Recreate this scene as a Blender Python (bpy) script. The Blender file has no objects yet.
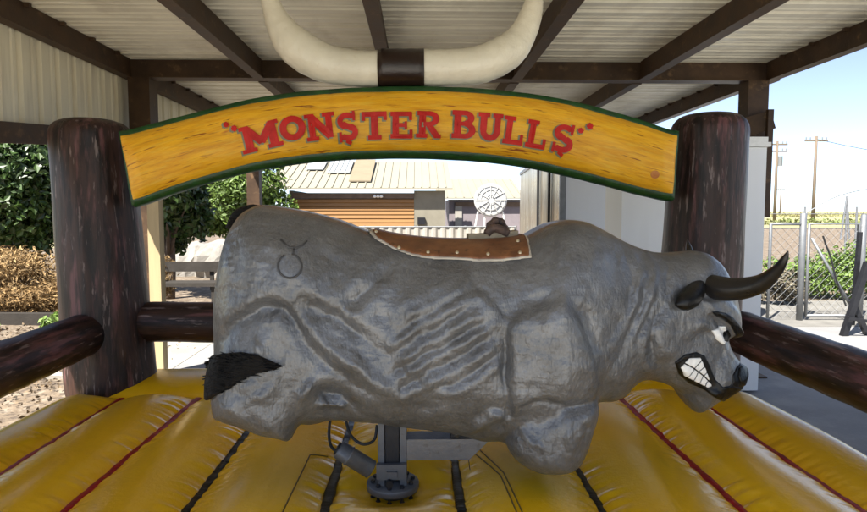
import bpy, math, random
import numpy as np
from mathutils import Vector, Matrix
R = math.radians
scn = bpy.context.scene
C = scn.collection
rng = np.random.default_rng(7)
random.seed(7)

# ------------------------------------------------------------------ camera
FPX, PITCH, YAW, CAMZ = 620.0, R(4.15), R(1.43), 1.6
cam = bpy.data.objects.new('camera', bpy.data.cameras.new('camera'))
C.objects.link(cam)
cam.location = (0, 0, CAMZ)
cam.rotation_euler = (R(90) - PITCH, 0, -YAW)
cam.data.sensor_width = 36
cam.data.lens = FPX / 867 * 36
cam.data.clip_start = 0.05
cam.data.clip_end = 9000
scn.camera = cam

# ------------------------------------------------------------------ world and sun
SUN = Vector((-0.50, -0.62, 1.12)).normalized()
world = bpy.data.worlds.new('World'); scn.world = world; world.use_nodes = True
nt = world.node_tree; nt.nodes.clear()
sky = nt.nodes.new('ShaderNodeTexSky'); sky.sky_type = 'NISHITA'; sky.sun_disc = False
sky.sun_elevation = math.asin(SUN.z); sky.sun_rotation = math.atan2(SUN.x, SUN.y)
sky.altitude = 50; sky.dust_density = .2; sky.air_density = .55; sky.ozone_density = 2.5
bg = nt.nodes.new('ShaderNodeBackground'); bg.inputs['Strength'].default_value = 0.085
ow = nt.nodes.new('ShaderNodeOutputWorld')
hs = nt.nodes.new('ShaderNodeHueSaturation'); hs.inputs['Saturation'].default_value = .78
nt.links.new(sky.outputs[0], hs.inputs['Color']); nt.links.new(hs.outputs[0], bg.inputs[0]); nt.links.new(bg.outputs[0], ow.inputs[0])
sl = bpy.data.lights.new('sun', 'SUN'); sl.energy = 5.0; sl.angle = R(0.5); sl.color = (1, 0.955, 0.88)
so = bpy.data.objects.new('sun', sl); C.objects.link(so)
so.rotation_euler = SUN.to_track_quat('Z', 'Y').to_euler(); so.location = (0, -4, 20)
scn.view_settings.view_transform = 'Standard'; scn.view_settings.look = 'None'
scn.view_settings.gamma = 1; scn.view_settings.use_curve_mapping = False
scn.view_settings.exposure = 1.68
scn.cycles.max_bounces = 8; scn.cycles.diffuse_bounces = 5; scn.cycles.glossy_bounces = 4
scn.cycles.transparent_max_bounces = 6
scn.cycles.use_denoising = True

# ------------------------------------------------------------------ where the photograph's pixels lie in the place
_f = np.array([math.sin(YAW) * math.cos(PITCH), math.cos(YAW) * math.cos(PITCH), -math.sin(PITCH)])
_r = np.array([math.cos(YAW), -math.sin(YAW), 0.0])
_u = np.cross(_r, _f)
def ray(x, y): return _f + _r * (x - 433.5) / FPX + _u * (256 - y) / FPX
def PY(x, y, Y):
    d = ray(x, y); return np.array([0, 0, CAMZ]) + d * Y / d[1]
def PZ(x, y, z):
    d = ray(x, y); return np.array([0, 0, CAMZ]) + d * (z - CAMZ) / d[2]
def proj(x, y, z):
    vz = z - CAMZ
    den = x * _f[0] + y * _f[1] + vz * _f[2]
    return 433.5 + FPX * (x * _r[0] + y * _r[1]) / den, 256 - FPX * (x * _u[0] + y * _u[1] + vz * _u[2]) / den

# ------------------------------------------------------------------ object helpers
def link(o, parent=None):
    C.objects.link(o)
    if parent is not None: o.parent = parent
    return o
def tag(o, label=None, cat=None, group=None, kind=None):
    if label: o['label'] = label
    if cat: o['category'] = cat
    if group: o['group'] = group
    if kind: o['kind'] = kind
    return o
def thing(name, label, cat, loc=(0, 0, 0), group=None):
    o = bpy.data.objects.new(name, None); o.empty_display_size = .1
    o.location = loc; link(o)
    return tag(o, label, cat, group)
def mesh_obj(name, V, Fc, mat, parent=None, smooth=False, uv=None):
    me = bpy.data.meshes.new(name)
    V = np.asarray(V, dtype=np.float64).reshape(-1, 3).copy()
    if parent is not None:
        p = parent; off = np.zeros(3)
        while p is not None: off += np.array(p.location); p = p.parent
        V -= off
    me.from_pydata(V.tolist(), [], [list(map(int, f)) for f in Fc] if not isinstance(Fc, np.ndarray) else Fc.tolist())
    if smooth: me.polygons.foreach_set('use_smooth', [True] * len(me.polygons))
    if uv is not None:
        l = me.uv_layers.new(name='UVMap')
        vi = np.empty(len(me.loops), dtype=np.int32); me.loops.foreach_get('vertex_index', vi)
        l.data.foreach_set('uv', np.asarray(uv)[vi].astype(np.float32).ravel())
    me.materials.append(mat); me.update()
    o = bpy.data.objects.new(name, me)
    return link(o, parent)
class MB:
    def __init__(s): s.V = []; s.F = []; s.n = 0
    def add(s, V, Fc):
        V = np.asarray(V, float).reshape(-1, 3)
        s.V.append(V); s.F += [[i + s.n for i in f] for f in Fc]; s.n += len(V); return s
    def box(s, lo, hi):
        x0, y0, z0 = lo; x1, y1, z1 = hi
        return s.add([(x0,y0,z0),(x1,y0,z0),(x1,y1,z0),(x0,y1,z0),(x0,y0,z1),(x1,y0,z1),(x1,y1,z1),(x0,y1,z1)],
            [(0,3,2,1),(4,5,6,7),(0,1,5,4),(1,2,6,5),(2,3,7,6),(3,0,4,7)])
    def bar(s, a, b, w, h, up=(0, 0, 1)):
        a = np.array(a, float); b = np.array(b, float); d = b - a; d /= np.linalg.norm(d)
        sd = np.cross(d, up); sd /= np.linalg.norm(sd); u = np.cross(sd, d)
        V = [p + sd * w / 2 * i + u * h / 2 * j for p in (a, b) for i, j in ((-1,-1),(1,-1),(1,1),(-1,1))]
        return s.add(V, [(3,2,1,0),(4,5,6,7),(0,1,5,4),(1,2,6,5),(2,3,7,6),(3,0,4,7)])
    def tube(s, pts, rad, n=12, cap=True):
        P = np.array(pts, float); m = len(P)
        rad = np.broadcast_to(np.asarray(rad, float), (m,))
        T = np.gradient(P, axis=0); T /= np.linalg.norm(T, axis=1)[:, None] + 1e-12
        up = np.array([0, 0, 1.0]) if abs(T[0, 2]) < .9 else np.array([1.0, 0, 0])
        sd = np.cross(T[0], up); sd /= np.linalg.norm(sd); V = []
        for i in range(m):
            sd = sd - T[i] * (sd @ T[i]); sd /= np.linalg.norm(sd); u = np.cross(sd, T[i])
            for k in range(n):
                a = 2 * math.pi * k / n
                V.append(P[i] + rad[i] * (sd * math.cos(a) + u * math.sin(a)))
        Fc = [(i*n+k, i*n+(k+1) % n, (i+1)*n+(k+1) % n, (i+1)*n+k) for i in range(m-1) for k in range(n)]
        if cap: Fc += [tuple(range(n))[::-1], tuple((m-1)*n + k for k in range(n))]
        return s.add(V, Fc)
    def lathe(s, c, prof, n=32, wob=None):
        V = []
        for j, (r, z) in enumerate(prof):
            for k in range(n):
                a = 2 * math.pi * k / n
                rr = r * (1 + (wob(a, j, z) if wob else 0))
                V.append((c[0] + rr * math.cos(a), c[1] + rr * math.sin(a), c[2] + z))
        m = len(prof)
        Fc = [(i*n+k, i*n+(k+1) % n, (i+1)*n+(k+1) % n, (i+1)*n+k) for i in range(m-1) for k in range(n)]
        Fc += [tuple(range(n))[::-1], tuple((m-1)*n + k for k in range(n))]
        return s.add(V, Fc)
    def build(s, name, mat, parent=None, smooth=False):
        return mesh_obj(name, np.concatenate(s.V), s.F, mat, parent, smooth)

# ------------------------------------------------------------------ materials
def mat(name, col, rough=.6, metal=0, var=.25, scale=6, bump=0, bscale=40, stretch=(1, 1, 1), col2=None, spec=.5, lo=.35, hi=.65,
        layers=(), coat=0, uvs=False, translucent=0, island=0):
    m = bpy.data.materials.new(name); m.use_nodes = True
    nt = m.node_tree; N = nt.nodes; L = nt.links
    b = N['Principled BSDF']
    b.inputs['Roughness'].default_value = rough; b.inputs['Metallic'].default_value = metal
    b.inputs['Specular IOR Level'].default_value = spec
    b.inputs['Coat Weight'].default_value = coat; b.inputs['Coat Roughness'].default_value = .15
    tc = N.new('ShaderNodeTexCoord'); mp = N.new('ShaderNodeMapping'); mp.inputs['Scale'].default_value = stretch
    L.new(tc.outputs['UV' if uvs else 'Object'], mp.inputs[0])
    def noise(sc, det=5, vec=mp, rg=.6):
        n = N.new('ShaderNodeTexNoise'); n.inputs['Scale'].default_value = sc; n.inputs['Detail'].default_value = det
        n.inputs['Roughness'].default_value = rg; L.new(vec.outputs[0], n.inputs['Vector']); return n
    def ramp(src, lo, hi):
        r = N.new('ShaderNodeMapRange'); r.inputs['From Min'].default_value = lo; r.inputs['From Max'].default_value = hi
        r.clamp = True; L.new(src, r.inputs['Value']); return r.outputs[0]
    def mix(fac, a, bb):
        x = N.new('ShaderNodeMix'); x.data_type = 'RGBA'
        if isinstance(fac, float): x.inputs[0].default_value = fac
        else: L.new(fac, x.inputs[0])
        for i, c in ((6, a), (7, bb)):
            if isinstance(c, tuple): x.inputs[i].default_value = (*c[:3], 1)
            else: L.new(c, x.inputs[i])
        return x.outputs[2]
    c2 = col2 if col2 else tuple(c * (1 - var) for c in col)
    n1 = noise(scale)
    out = mix(ramp(n1.outputs[0], lo, hi), tuple(col), tuple(c2))
    for (lc, lsc, lst, l0, l1, amt) in layers:      # extra painted / worn layers
        m2 = N.new('ShaderNodeMapping'); m2.inputs['Scale'].default_value = lst; m2.inputs['Location'].default_value = (lsc, lsc * .37, 1.3)
        L.new(tc.outputs['UV' if uvs else 'Object'], m2.inputs[0])
        rr = ramp(noise(lsc, 4, m2).outputs[0], l0, l1)
        mu = N.new('ShaderNodeMath'); mu.operation = 'MULTIPLY'; mu.inputs[1].default_value = amt; L.new(rr, mu.inputs[0])
        out = mix(mu.outputs[0], out, tuple(lc))
    if island:
        g = N.new('ShaderNodeNewGeometry'); h = N.new('ShaderNodeHueSaturation')
        L.new(ramp(g.outputs['Random Per Island'], 0, 1), h.inputs['Value'])
        h2 = N.new('ShaderNodeMapRange'); h2.inputs['To Min'].default_value = 1 - island; h2.inputs['To Max'].default_value = 1 + island
        L.new(g.outputs['Random Per Island'], h2.inputs['Value']); L.new(h2.outputs[0], h.inputs['Value']); L.new(out, h.inputs['Color'])
        out = h.outputs[0]
    L.new(out, b.inputs['Base Color'])
    rn = N.new('ShaderNodeMapRange'); rn.inputs['To Min'].default_value = max(0, rough * .8); rn.inputs['To Max'].default_value = min(1, rough * 1.25)
    L.new(n1.outputs[0], rn.inputs['Value']); L.new(rn.outputs[0], b.inputs['Roughness'])
    if bump:
        nb = noise(bscale, 4); bp = N.new('ShaderNodeBump'); bp.inputs['Strength'].default_value = 1; bp.inputs['Distance'].default_value = bump
        L.new(nb.outputs[0], bp.inputs['Height']); L.new(bp.outputs[0], b.inputs['Normal'])
    if translucent:
        t = N.new('ShaderNodeBsdfTranslucent'); L.new(out, t.inputs[0]); ms = N.new('ShaderNodeMixShader'); ms.inputs[0].default_value = translucent
        L.new(b.outputs[0], ms.inputs[1]); L.new(t.outputs[0], ms.inputs[2]); L.new(ms.outputs[0], N['Material Output'].inputs[0])
    return m

M = {}
M['dirt'] = mat('dirt', (.20, .15, .10), .95, var=.4, scale=1.6, bump=.03, bscale=9, layers=[((.07,.05,.035), 14, (1,1,1), .5, .62, .8), ((.36,.31,.24), 9, (1,1,1), .52, .72, .7)])
M['field'] = mat('field', (.36, .30, .17), .95, scale=.15, col2=(.26, .27, .10), bump=.05, bscale=4)
M['concrete'] = mat('concrete', (.29, .285, .28), .8, scale=1.2, var=.25, bump=.002, bscale=60, layers=[((.20,.20,.205), 3.2, (1,1,1), .5, .62, .6), ((.3,.29,.28), 19, (1,1,1), .56, .7, .5)])
M['path'] = mat('path', (.36, .33, .28), .9, scale=2.5, var=.25, bump=.004, bscale=50)
M['steel'] = mat('steel', (.040, .023, .013), .55, 0, spec=.25, scale=5, col2=(.075, .043, .023), bump=.0012, bscale=60, layers=[((.20,.12,.06), 9, (1,1,1), .6, .72, .55)])
M['sheet'] = mat('sheet', (.82, .77, .62), .45, .0, scale=1.2, var=.16, stretch=(1, 1, 1), bump=.0012, bscale=5, layers=[((.42,.36,.27), 3, (1,.4,1), .5, .72, .5)])
M['siding'] = mat('siding', (.80, .74, .58), .5, .0, scale=3, var=.15, stretch=(1, 1, .2), layers=[((.36,.29,.2), 7, (1,1,.12), .55, .75, .5)])
M['yellow'] = mat('yellow', (.95, .56, .010), .22, scale=2.2, col2=(.92, .52, .009), bump=.0016, bscale=55, spec=.5, coat=.3,
                  layers=[((.50,.33,.02), 5, (1, .5, 1), .6, .8, .3), ((.5,.36,.1), 40, (1, 1, 1), .66, .8, .35)])
M['red'] = mat('red', (.40, .010, .016), .34, scale=30, col2=(.26, .008, .012), bump=.004, bscale=60, stretch=(.3, 1, 1), spec=.3)
M['black_vinyl'] = mat('black_vinyl', (.007, .005, .004), .3, scale=20, bump=.003, bscale=45, stretch=(.3, 1, 1), spec=.28)
def log_mat(name, st):
    s2 = tuple(.35 * v if v == 1 else v for v in st)
    return mat(name, (.027, .015, .012), .44, scale=14, col2=(.055, .026, .020), stretch=st, bump=.010, bscale=9, spec=.35,
        layers=[((.17,.070,.074), 13, st, .54, .63, .7), ((.006,.004,.004), 22, st, .48, .6, .8), ((.27,.21,.20), 42, st, .60, .68, .6), ((.13,.06,.06), 30, st, .6, .7, .6)])
M['log_z'] = log_mat('log_z', (1, 1, .13)); M['log_y'] = log_mat('log_y', (1, .13, 1)); M['log_x'] = log_mat('log_x', (.13, 1, 1))
M['knot'] = mat('knot', (.16, .075, .062), .35, scale=30, col2=(.05, .02, .02))
M['banner'] = mat('banner', (.86, .46, .022), .36, scale=2.2, col2=(.70, .32, .012), stretch=(1, 5, 1), uvs=True, bump=.002, bscale=9, spec=.28,
    layers=[((.34,.10,.015), 2.2, (1, 12, 1), .60, .70, .75), ((.22,.045,.01), 1.6, (.9, 9, 1), .63, .67, .95), ((.40,.06,.02), 1.1, (1.3, 5, 1), .68, .74, .7), ((.55,.24,.02), 1.3, (.35, 10, 1), .50, .66, .5), ((.75,.47,.06), 3.1, (1, 7, 1), .5, .7, .6)])
M['green'] = mat('green', (.012, .07, .014), .35, scale=12, col2=(.006, .035, .008), bump=.002, bscale=50)
M['letter'] = mat('letter', (.60, .022, .014), .5, spec=.25, scale=12, col2=(.42, .014, .010))
M['letter_edge'] = mat('letter_edge', (.26, .27, .16), .5, scale=20)
M['cream'] = mat('cream', (.76, .71, .58), .34, scale=6, var=.1, bump=.014, bscale=7, spec=.5, layers=[((.55,.47,.33), 20, (1,1,1), .6, .8, .4)])
M['band'] = mat('band', (.022, .011, .008), .3, scale=10, bump=.003, bscale=30)
M['bull'] = mat('bull', (.165, .169, .176), .37, .30, scale=9, col2=(.112, .114, .118), bump=.0035, bscale=64, stretch=(.9, 1, .75), spec=.5, coat=.2,
    layers=[((.058,.058,.060), 4, (1, 1, 1), .52, .68, .5), ((.20,.20,.202), 55, (1, .7, .45), .54, .70, .28), ((.07,.066,.062), 26, (.8, 1, 1), .58, .70, .4), ((.30,.30,.30), 120, (1, 1, .6), .62, .70, .35), ((.09,.080,.070), 6, (.8, 1, .8), .58, .7, .25)])
def extra_bump(m, items):     # items: (kind, scale, stretch, height)
    nt = m.node_tree; N = nt.nodes; L = nt.links; b = N['Principled BSDF']; tc = [n for n in N if n.type == 'TEX_COORD'][0]
    prev = b.inputs['Normal'].links[0].from_socket
    for kind, sc, stc, hgt in items:
        mp = N.new('ShaderNodeMapping'); mp.inputs['Scale'].default_value = stc; L.new(tc.outputs['Object'], mp.inputs[0])
        if kind == 'crack':
            wn = N.new('ShaderNodeTexNoise'); wn.inputs['Scale'].default_value = 14; L.new(mp.outputs[0], wn.inputs['Vector'])
            ad = N.new('ShaderNodeMix'); ad.data_type = 'VECTOR'; ad.inputs[0].default_value = .08; L.new(mp.outputs[0], ad.inputs[4]); L.new(wn.outputs[1], ad.inputs[5])
            t = N.new('ShaderNodeTexVoronoi'); t.feature = 'DISTANCE_TO_EDGE'; t.inputs['Scale'].default_value = sc; L.new(ad.outputs[1], t.inputs['Vector'])
            r = N.new('ShaderNodeMapRange'); r.inputs['From Max'].default_value = .12; L.new(t.outputs['Distance'], r.inputs['Value']); out = r.outputs[0]
        else:
            t = N.new('ShaderNodeTexNoise'); t.inputs['Scale'].default_value = sc; t.inputs['Detail'].default_value = 3; L.new(mp.outputs[0], t.inputs['Vector']); out = t.outputs[0]
        bp = N.new('ShaderNodeBump'); bp.inputs['Strength'].default_value = 1; bp.inputs['Distance'].default_value = hgt
        L.new(out, bp.inputs['Height']); L.new(prev, bp.inputs['Normal']); prev = bp.outputs[0]
    L.new(prev, b.inputs['Normal'])
extra_bump(M['bull'], [('noise', 130, (1, 1, .16), .0024), ('noise', 17, (1.0, 1, .6), .010), ('noise', 48, (.5, 1, 1.2), .003), ('crack', 20, (1.3, 1, .7), .0006)])
M['black'] = mat('black', (.006, .006, .006), .36, scale=20, bump=.002, bscale=90, spec=.3)
M['hair'] = mat('hair', (.005, .0045, .0045), .6, spec=.25, scale=40, bump=.02, bscale=60, stretch=(.35, 1, 1.6))
M['horn'] = mat('horn', (.008, .0075, .0075), .28, scale=12, bump=.0015, bscale=40, col2=(.016, .014, .013), spec=.4)
M['white'] = mat('white', (.86, .85, .81), .35, scale=30, var=.1)
M['leather'] = mat('leather', (.23, .092, .034), .42, spec=.35, scale=9, col2=(.11, .040, .017), bump=.002, bscale=40, stretch=(1, 1, 2), layers=[((.40,.17,.06), 14, (1,1,1), .58, .72, .5), ((.03,.012,.008), 30, (1,1,1), .6, .7, .7)])
M['leather_trim'] = mat('leather_trim', (.55, .50, .42), .6, scale=20)
M['brass'] = mat('brass', (.62, .52, .36), .3, .8, scale=40)
M['grip'] = mat('grip', (.035, .022, .018), .7, scale=25, col2=(.10, .06, .045), bump=.006, bscale=60)
M['metal'] = mat('metal', (.20, .205, .215), .36, .75, scale=12, col2=(.17, .17, .18), bump=.001, bscale=60, layers=[((.09,.07,.05), 20, (1,1,1), .58, .72, .6)])
M['grey_paint'] = mat('grey_paint', (.15, .155, .165), .38, .3, scale=14, var=.3, layers=[((.1,.08,.06), 30, (1,1,1), .62, .72, .7)])
M['dark_metal'] = mat('dark_metal', (.03, .03, .034), .4, .5, scale=20, bump=.001, bscale=50)
M['rubber'] = mat('rubber', (.015, .015, .015), .5, scale=10)
M['stitch'] = mat('stitch', (.20, .13, .02), .6, scale=10)
M['galv'] = mat('galv', (.26, .27, .28), .5, .6, scale=10, var=.2)
M['white_panel'] = mat('white_panel', (.82, .83, .84), .4, scale=.9, var=.10, stretch=(1, 1, .3), layers=[((.5,.48,.45), 2.5, (1,1,.1), .58, .75, .35)])
M['polished'] = mat('polished', (.62, .58, .48), .28, .85, scale=2, var=.25, stretch=(1, 1, .4), bump=.02, bscale=2.5, layers=[((.32,.25,.16), 3.5, (1,1,.25), .5, .62, .6)])
M['pale_tan'] = mat('pale_tan', (.52, .40, .22), .7, scale=8, stretch=(1, 1, .1))
M['pole'] = mat('pole', (.16, .12, .085), .85, scale=8, stretch=(1, 1, .1))
M['roof_tan'] = mat('roof_tan', (.27, .25, .19), .6, scale=1.2, var=.08, stretch=(1, .3, 1))
M['roof_patch'] = mat('roof_patch', (.23, .185, .12), .6, scale=1.5, var=.12)
M['skylight'] = mat('skylight', (.38, .40, .40), .3, scale=2, var=.06)
M['orange'] = mat('orange', (.30, .15, .045), .55, scale=3, var=.18, stretch=(.3, 1, 4))
M['pale_wall'] = mat('pale_wall', (.22, .20, .15), .8, scale=2, var=.15)
M['mauve_wall'] = mat('mauve_wall', (.22, .19, .20), .8, scale=2, var=.15)
M['brown_trim'] = mat('brown_trim', (.14, .09, .055), .6, scale=4)  # dark brown for the strips under both roofs
M['fence_pale'] = mat('fence_pale', (.36, .34, .30), .6, scale=2, var=.2, layers=[((.33,.29,.22), 3, (1,1,.2), .55, .75, .5)])
M['bark'] = mat('bark', (.10, .07, .05), .9, scale=12, bump=.02, bscale=20, stretch=(1, 1, .3))
M['leaf_dark'] = mat('leaf_dark', (.055, .095, .022), .42, scale=1, col2=(.035, .07, .016), island=.65, translucent=.22)
M['leaf_mid'] = mat('leaf_mid', (.13, .20, .04), .5, scale=1, col2=(.10, .16, .03), island=.6, translucent=.3)
M['leaf_gold'] = mat('leaf_gold', (.33, .23, .11), .8, scale=1, col2=(.27, .17, .07), island=.55, translucent=.2)
M['leaf_weed'] = mat('leaf_weed', (.16, .25, .05), .6, scale=1, island=.6, translucent=.3)
M['leaf_grey'] = mat('leaf_grey', (.14, .12, .08), .8, scale=1, island=.6)
M['crop'] = mat('crop', (.13, .16, .05), .8, scale=.05, col2=(.24, .20, .09), island=.5)
M['flower'] = mat('flower', (.55, .10, .03), .6, island=.4)
M['stone'] = mat('stone', (.27, .25, .22), .9, scale=3, var=.3, bump=.02, bscale=12)
M['timber'] = mat('timber', (.03, .024, .018), .85, scale=6, bump=.004, bscale=30)  # darkened: the shadow over the bench is put into the colour

# ------------------------------------------------------------------ ground
def grid_xy(x0, x1, y0, y1, nx, ny, zf):
    X, Y = np.meshgrid(np.linspace(x0, x1, nx), np.linspace(y0, y1, ny), indexing='ij')
    Z = zf(X, Y); V = np.stack([X, Y, Z], -1).reshape(-1, 3)
    i = np.arange(nx * ny).reshape(nx, ny)
    return V, np.stack([i[:-1, :-1], i[1:, :-1], i[1:, 1:], i[:-1, 1:]], -1).reshape(-1, 4)
g = mesh_obj('ground', [(-4000,-4000,-.012),(4000,-4000,-.012),(4000,4000,-.012),(-4000,4000,-.012)], [(0,1,2,3)], M['field']); tag(g, kind='structure')
V, Fq = grid_xy(-16, 40, -12, 60, 113, 145, lambda X, Y: .0 + .012 * np.sin(X * 1.7 + Y) * np.sin(Y * 1.3) - .0)
tag(mesh_obj('dirt_yard', V, Fq, M['dirt'], smooth=True), kind='structure')
tag(MB().box((-2.45, .3, -.1), (9.0, 8.2, .03)).build('concrete_slab', M['concrete']), kind='structure')
tag(MB().box((-14, -16, -.1), (16, .296, .026)).build('bounce_apron', mat('bounce_concrete', (.60, .575, .52), .9, scale=1.5, var=.15)), kind='structure')  # unseen pale apron, added to bounce sunlight up under the roof
tag(MB().box((-3.6, 5.9, -.08), (-2.452, 9.5, .034)).build('path', M['path']), kind='structure')

tag(MB().box((-2.45, 8.202, -.08), (14, 10.6, .034)).build('back_lane', mat('lane', (.20, .19, .17), .9, scale=2.5, var=.3, bump=.004, bscale=50)), kind='structure')
# ------------------------------------------------------------------ open steel shelter
XL, XR, YB, ZB0, ZB1 = -2.60, 3.23, 5.8, 2.80, 2.945
YF, YE = -.1, 9.6
sh = thing('open_shelter', 'open sided steel shelter with brown painted beams and tan corrugated roof over the arena', 'shelter')
# corrugated roof: ribs run left to right
def corr(span0, span1, pitch, depth):
    out = [(span0, 0)]; t = span0
    while t + pitch <= span1 + 1e-6:
        a = [(.30, 0), (.36, depth * .22), (.42, depth * .22), (.48, 0), (.62, 0), (.70, depth), (.84, depth), (.92, 0)]
        out += [(t + pitch * q, d) for q, d in a]; t += pitch
    out.append((span1, 0)); return out
pr_ = corr(YF, YE, .203, .042)
V = []; 
for y, d in pr_: V += [(XL - .12, y, 2.965 + d), (XR + .12, y, 2.965 + d)]
Fq = [(2*i, 2*i+1, 2*i+3, 2*i+2) for i in range(len(pr_) - 1)]
n0 = len(V); V += [(v[0], v[1], v[2] + .004) for v in V]
Fq += [tuple(n0 + q for q in f[::-1]) for f in Fq]
mesh_obj('roof_sheet', V, Fq, M['sheet'], sh)
for k, px in enumerate([-2.60, -1.43, -.27, .90, 2.06, 3.23]):
    w = .055
    m = MB()
    for (a, b) in ((YF, YB - .08), (YB + .08, YE - .1)):
        m.box((px - w/2, a, 2.795), (px + w/2, b, 2.96))
        m.box((px - w/2 - .018, a, 2.79), (px + w/2 + .018, b, 2.80))       # lower flange
    m.build('rafter', M['steel'], sh)
for y in (YB, YE, YF + .07):
    z0 = ZB0
    m = MB().box((XL - .1, y - .06, z0 + .012), (XR + .1, y + .06, 2.958)).box((XL - .1, y - .078, z0 - .004), (XR + .1, y + .078, z0 + .011))
    m.build('cross_beam', M['steel'], sh)
for (x, y) in ((-2.50, YB), (3.13, YB), (-2.50, YE), (3.13, YE), (-2.5, YF + .07), (3.13, YF + .07)):
    m = MB().box((x - .095, y - .09, 0), (x + .095, y + .09, ZB0 - .006)).box((x - .15, y - .15, 0.03), (x + .15, y + .15, .045))
    m.build('post', M['steel'], sh)
# clips and bolts over the rafter ends
for y in np.arange(3.0, 9.4, .406):
    for x in (-2.57, 3.165): MB().box((x, y, 2.93), (x + .035, y + .03, 2.958)).build('roof_clip', M['steel'], sh)
# siding on the left
def zb(y): return 2.155 + (y - 4.7) * .088
for (a, b) in ((YF, YB), (YB, YE - .1)):
    pr_ = corr(a, b, .222, .028); V = []
    for y, d in pr_: V += [(-2.66 - d, y, zb(y) + .02), (-2.66 - d, y, 2.95)]
    Fq = [(2*i, 2*i+1, 2*i+3, 2*i+2) for i in range(len(pr_) - 1)]
    n0 = len(V); V += [(v[0] - .004, v[1], v[2]) for v in V]; Fq += [tuple(n0 + q for q in f[::-1]) for f in Fq]
    mesh_obj('siding_panel', V, Fq, M['siding'], sh)
    MB().bar((-2.62, a, zb(a) - .0), (-2.62, b, zb(b) - .0), .06, .135).build('girt', M['steel'], sh)
# brown door frame fixed to the right post
fr = thing('steel_frame', 'narrow brown steel frame fixed to the right shelter post beside the white cabinet', 'frame', (3.3, 5.7, 0))
a = PY(744, 124, 5.72); b = PY(767, 117, 5.72)
MB().bar((a[0], 5.70, a[2] - .035), (b[0], 5.62, b[2] - .035), .03, .17).build('top_rail', M['steel'], fr)
c = PY(766.5, 217, 5.6)
MB().bar((c[0], 5.61, c[2]), (c[0], 5.61, b[2] + .05), .05, .045, up=(0, 1, 0)).build('stile', M['steel'], fr)
# pale post standing in front of the left shelter post
p = PY(156.5, 250, 5.5)
tag(MB().box((p[0] - .05, 5.45, 0), (p[0] + .05, 5.55, 2.3)).build('pale_post', M['pale_tan']), 'pale post just behind the left brown inflatable post', 'post')

# ------------------------------------------------------------------ inflatable arena
ar = thing('inflatable_arena', 'yellow inflatable riding mat with red and black seams and brown log posts and rails', 'inflatable', (0, 2.5, 0))
SE = [-1.76, -1.31, -.86, -.35, .16, .68, 1.20, 1.64]
EL, ER, YN, YS, YK = -2.16, 2.07, 1.25, 3.68, 4.22
def vnoise(t, seed, ):
    t = np.asarray(t, float); i = np.floor(t).astype(int); f = t - i; f = f * f * (3 - 2 * f)
    h = lambda k: np.modf(np.abs(np.sin(k * 12.9898 + seed * 78.233) * 43758.5453))[0]
    return h(i) * (1 - f) + h(i + 1) * f
def mat_z(X, Y):
    ed = np.array([EL - .16] + SE + [ER + .16])
    k = np.clip(np.searchsorted(ed, X) - 1, 0, len(ed) - 2)
    lo = ed[k]; hi = ed[k + 1]; t = (X - lo) / (hi - lo)
    t = np.where(k == 0, .5 * (X - lo) / (SE[0] - lo) + .0, t)
    bul = np.sqrt(np.clip(1 - (2 * ((X - lo) / (hi - lo)) - 1  ) ** 2, 0, 1)) ** 1.35
    d = np.minimum(X - lo, hi - X)
    dy = YS - Y
    endf = np.where(dy > 0, 1 - .85 * np.exp(-(dy / .07)), 1)
    z = .474 + .080 * bul * endf
    side = k * 7.0 + (X - lo > hi - X) * 3.0
    pk = (vnoise(Y * 26 + side * 13, 1) - .5) * .7 + (vnoise(Y * 58 + side * 5, 2) - .5) * .5
    inner = ~(((k == 0) & (X - lo < .2)) | ((k == len(ed) - 2) & (hi - X < .2)))
    z += np.where(inner, 1, 0) * .015 * pk * np.exp(-((d - .035) / .055) ** 2) * (dy > 0)
    z += .006 * np.sin(Y * 2.3 + k * 1.7) * bul + .004 * np.sin(Y * 5.1 + k * 3.1) * bul
    # transverse back tube
    tb = np.clip((Y - YS) / (YK + .10 - YS), 0, 1)
    zt = .470 + .095 * np.sqrt(np.clip(1 - (2 * tb - 1) ** 2, 0, 1)) + .008 * (vnoise(X * 20, 5) - .5) * np.exp(-((Y - YS - .03) / .05) ** 2)
    z = np.where(Y > YS, zt, z)
    # roll over at the outer edges
    for e, s in ((EL, -1), (ER, 1)):
        q = np.clip((s * (X - (e - s * .20))) / .20, 0, 1)
        z = np.where(q > 0, np.minimum(z, .30 + (z - .30) * np.sqrt(np.clip(1 - q ** 2, 0, 1))), z)
    q = np.clip((Y - (YK - .16)) / .16, 0, 1); z = np.where(q > 0, .28 + (z - .28) * np.sqrt(np.clip(1 - q ** 2, 0, 1)), z)
    # the hole that takes the machine
    rr = np.hypot(X + .10, Y - 2.40); z = z - .085 * np.exp(-(rr / .19) ** 2.5)
    return z
xs = np.concatenate([np.arange(EL, ER, .0085), [ER]])
xs = np.unique(np.concatenate([xs, EL + .2 * (1 - np.cos(np.linspace(0, 1.57, 12))), ER - .2 * (1 - np.cos(np.linspace(0, 1.57, 12)))]))
ys = np.concatenate([np.arange(YN, 1.9, .05), np.arange(1.9, YK - .16, .0115), YK - .16 * (1 - np.sin(np.linspace(0, 1.57, 12)))])
X, Y = np.meshgrid(xs, ys, indexing='ij'); Z = mat_z(X, Y)
V = np.stack([X, Y, Z], -1).reshape(-1, 3); nx, ny = X.shape
i = np.arange(nx * ny).reshape(nx, ny)
Fq = np.stack([i[:-1, :-1], i[1:, :-1], i[1:, 1:], i[:-1, 1:]], -1).reshape(-1, 4).tolist()
loop = list(i[:, 0]) + list(i[-1, 1:]) + list(i[-2::-1, -1]) + list(i[0, -2:0:-1]); n0 = len(V)
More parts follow.
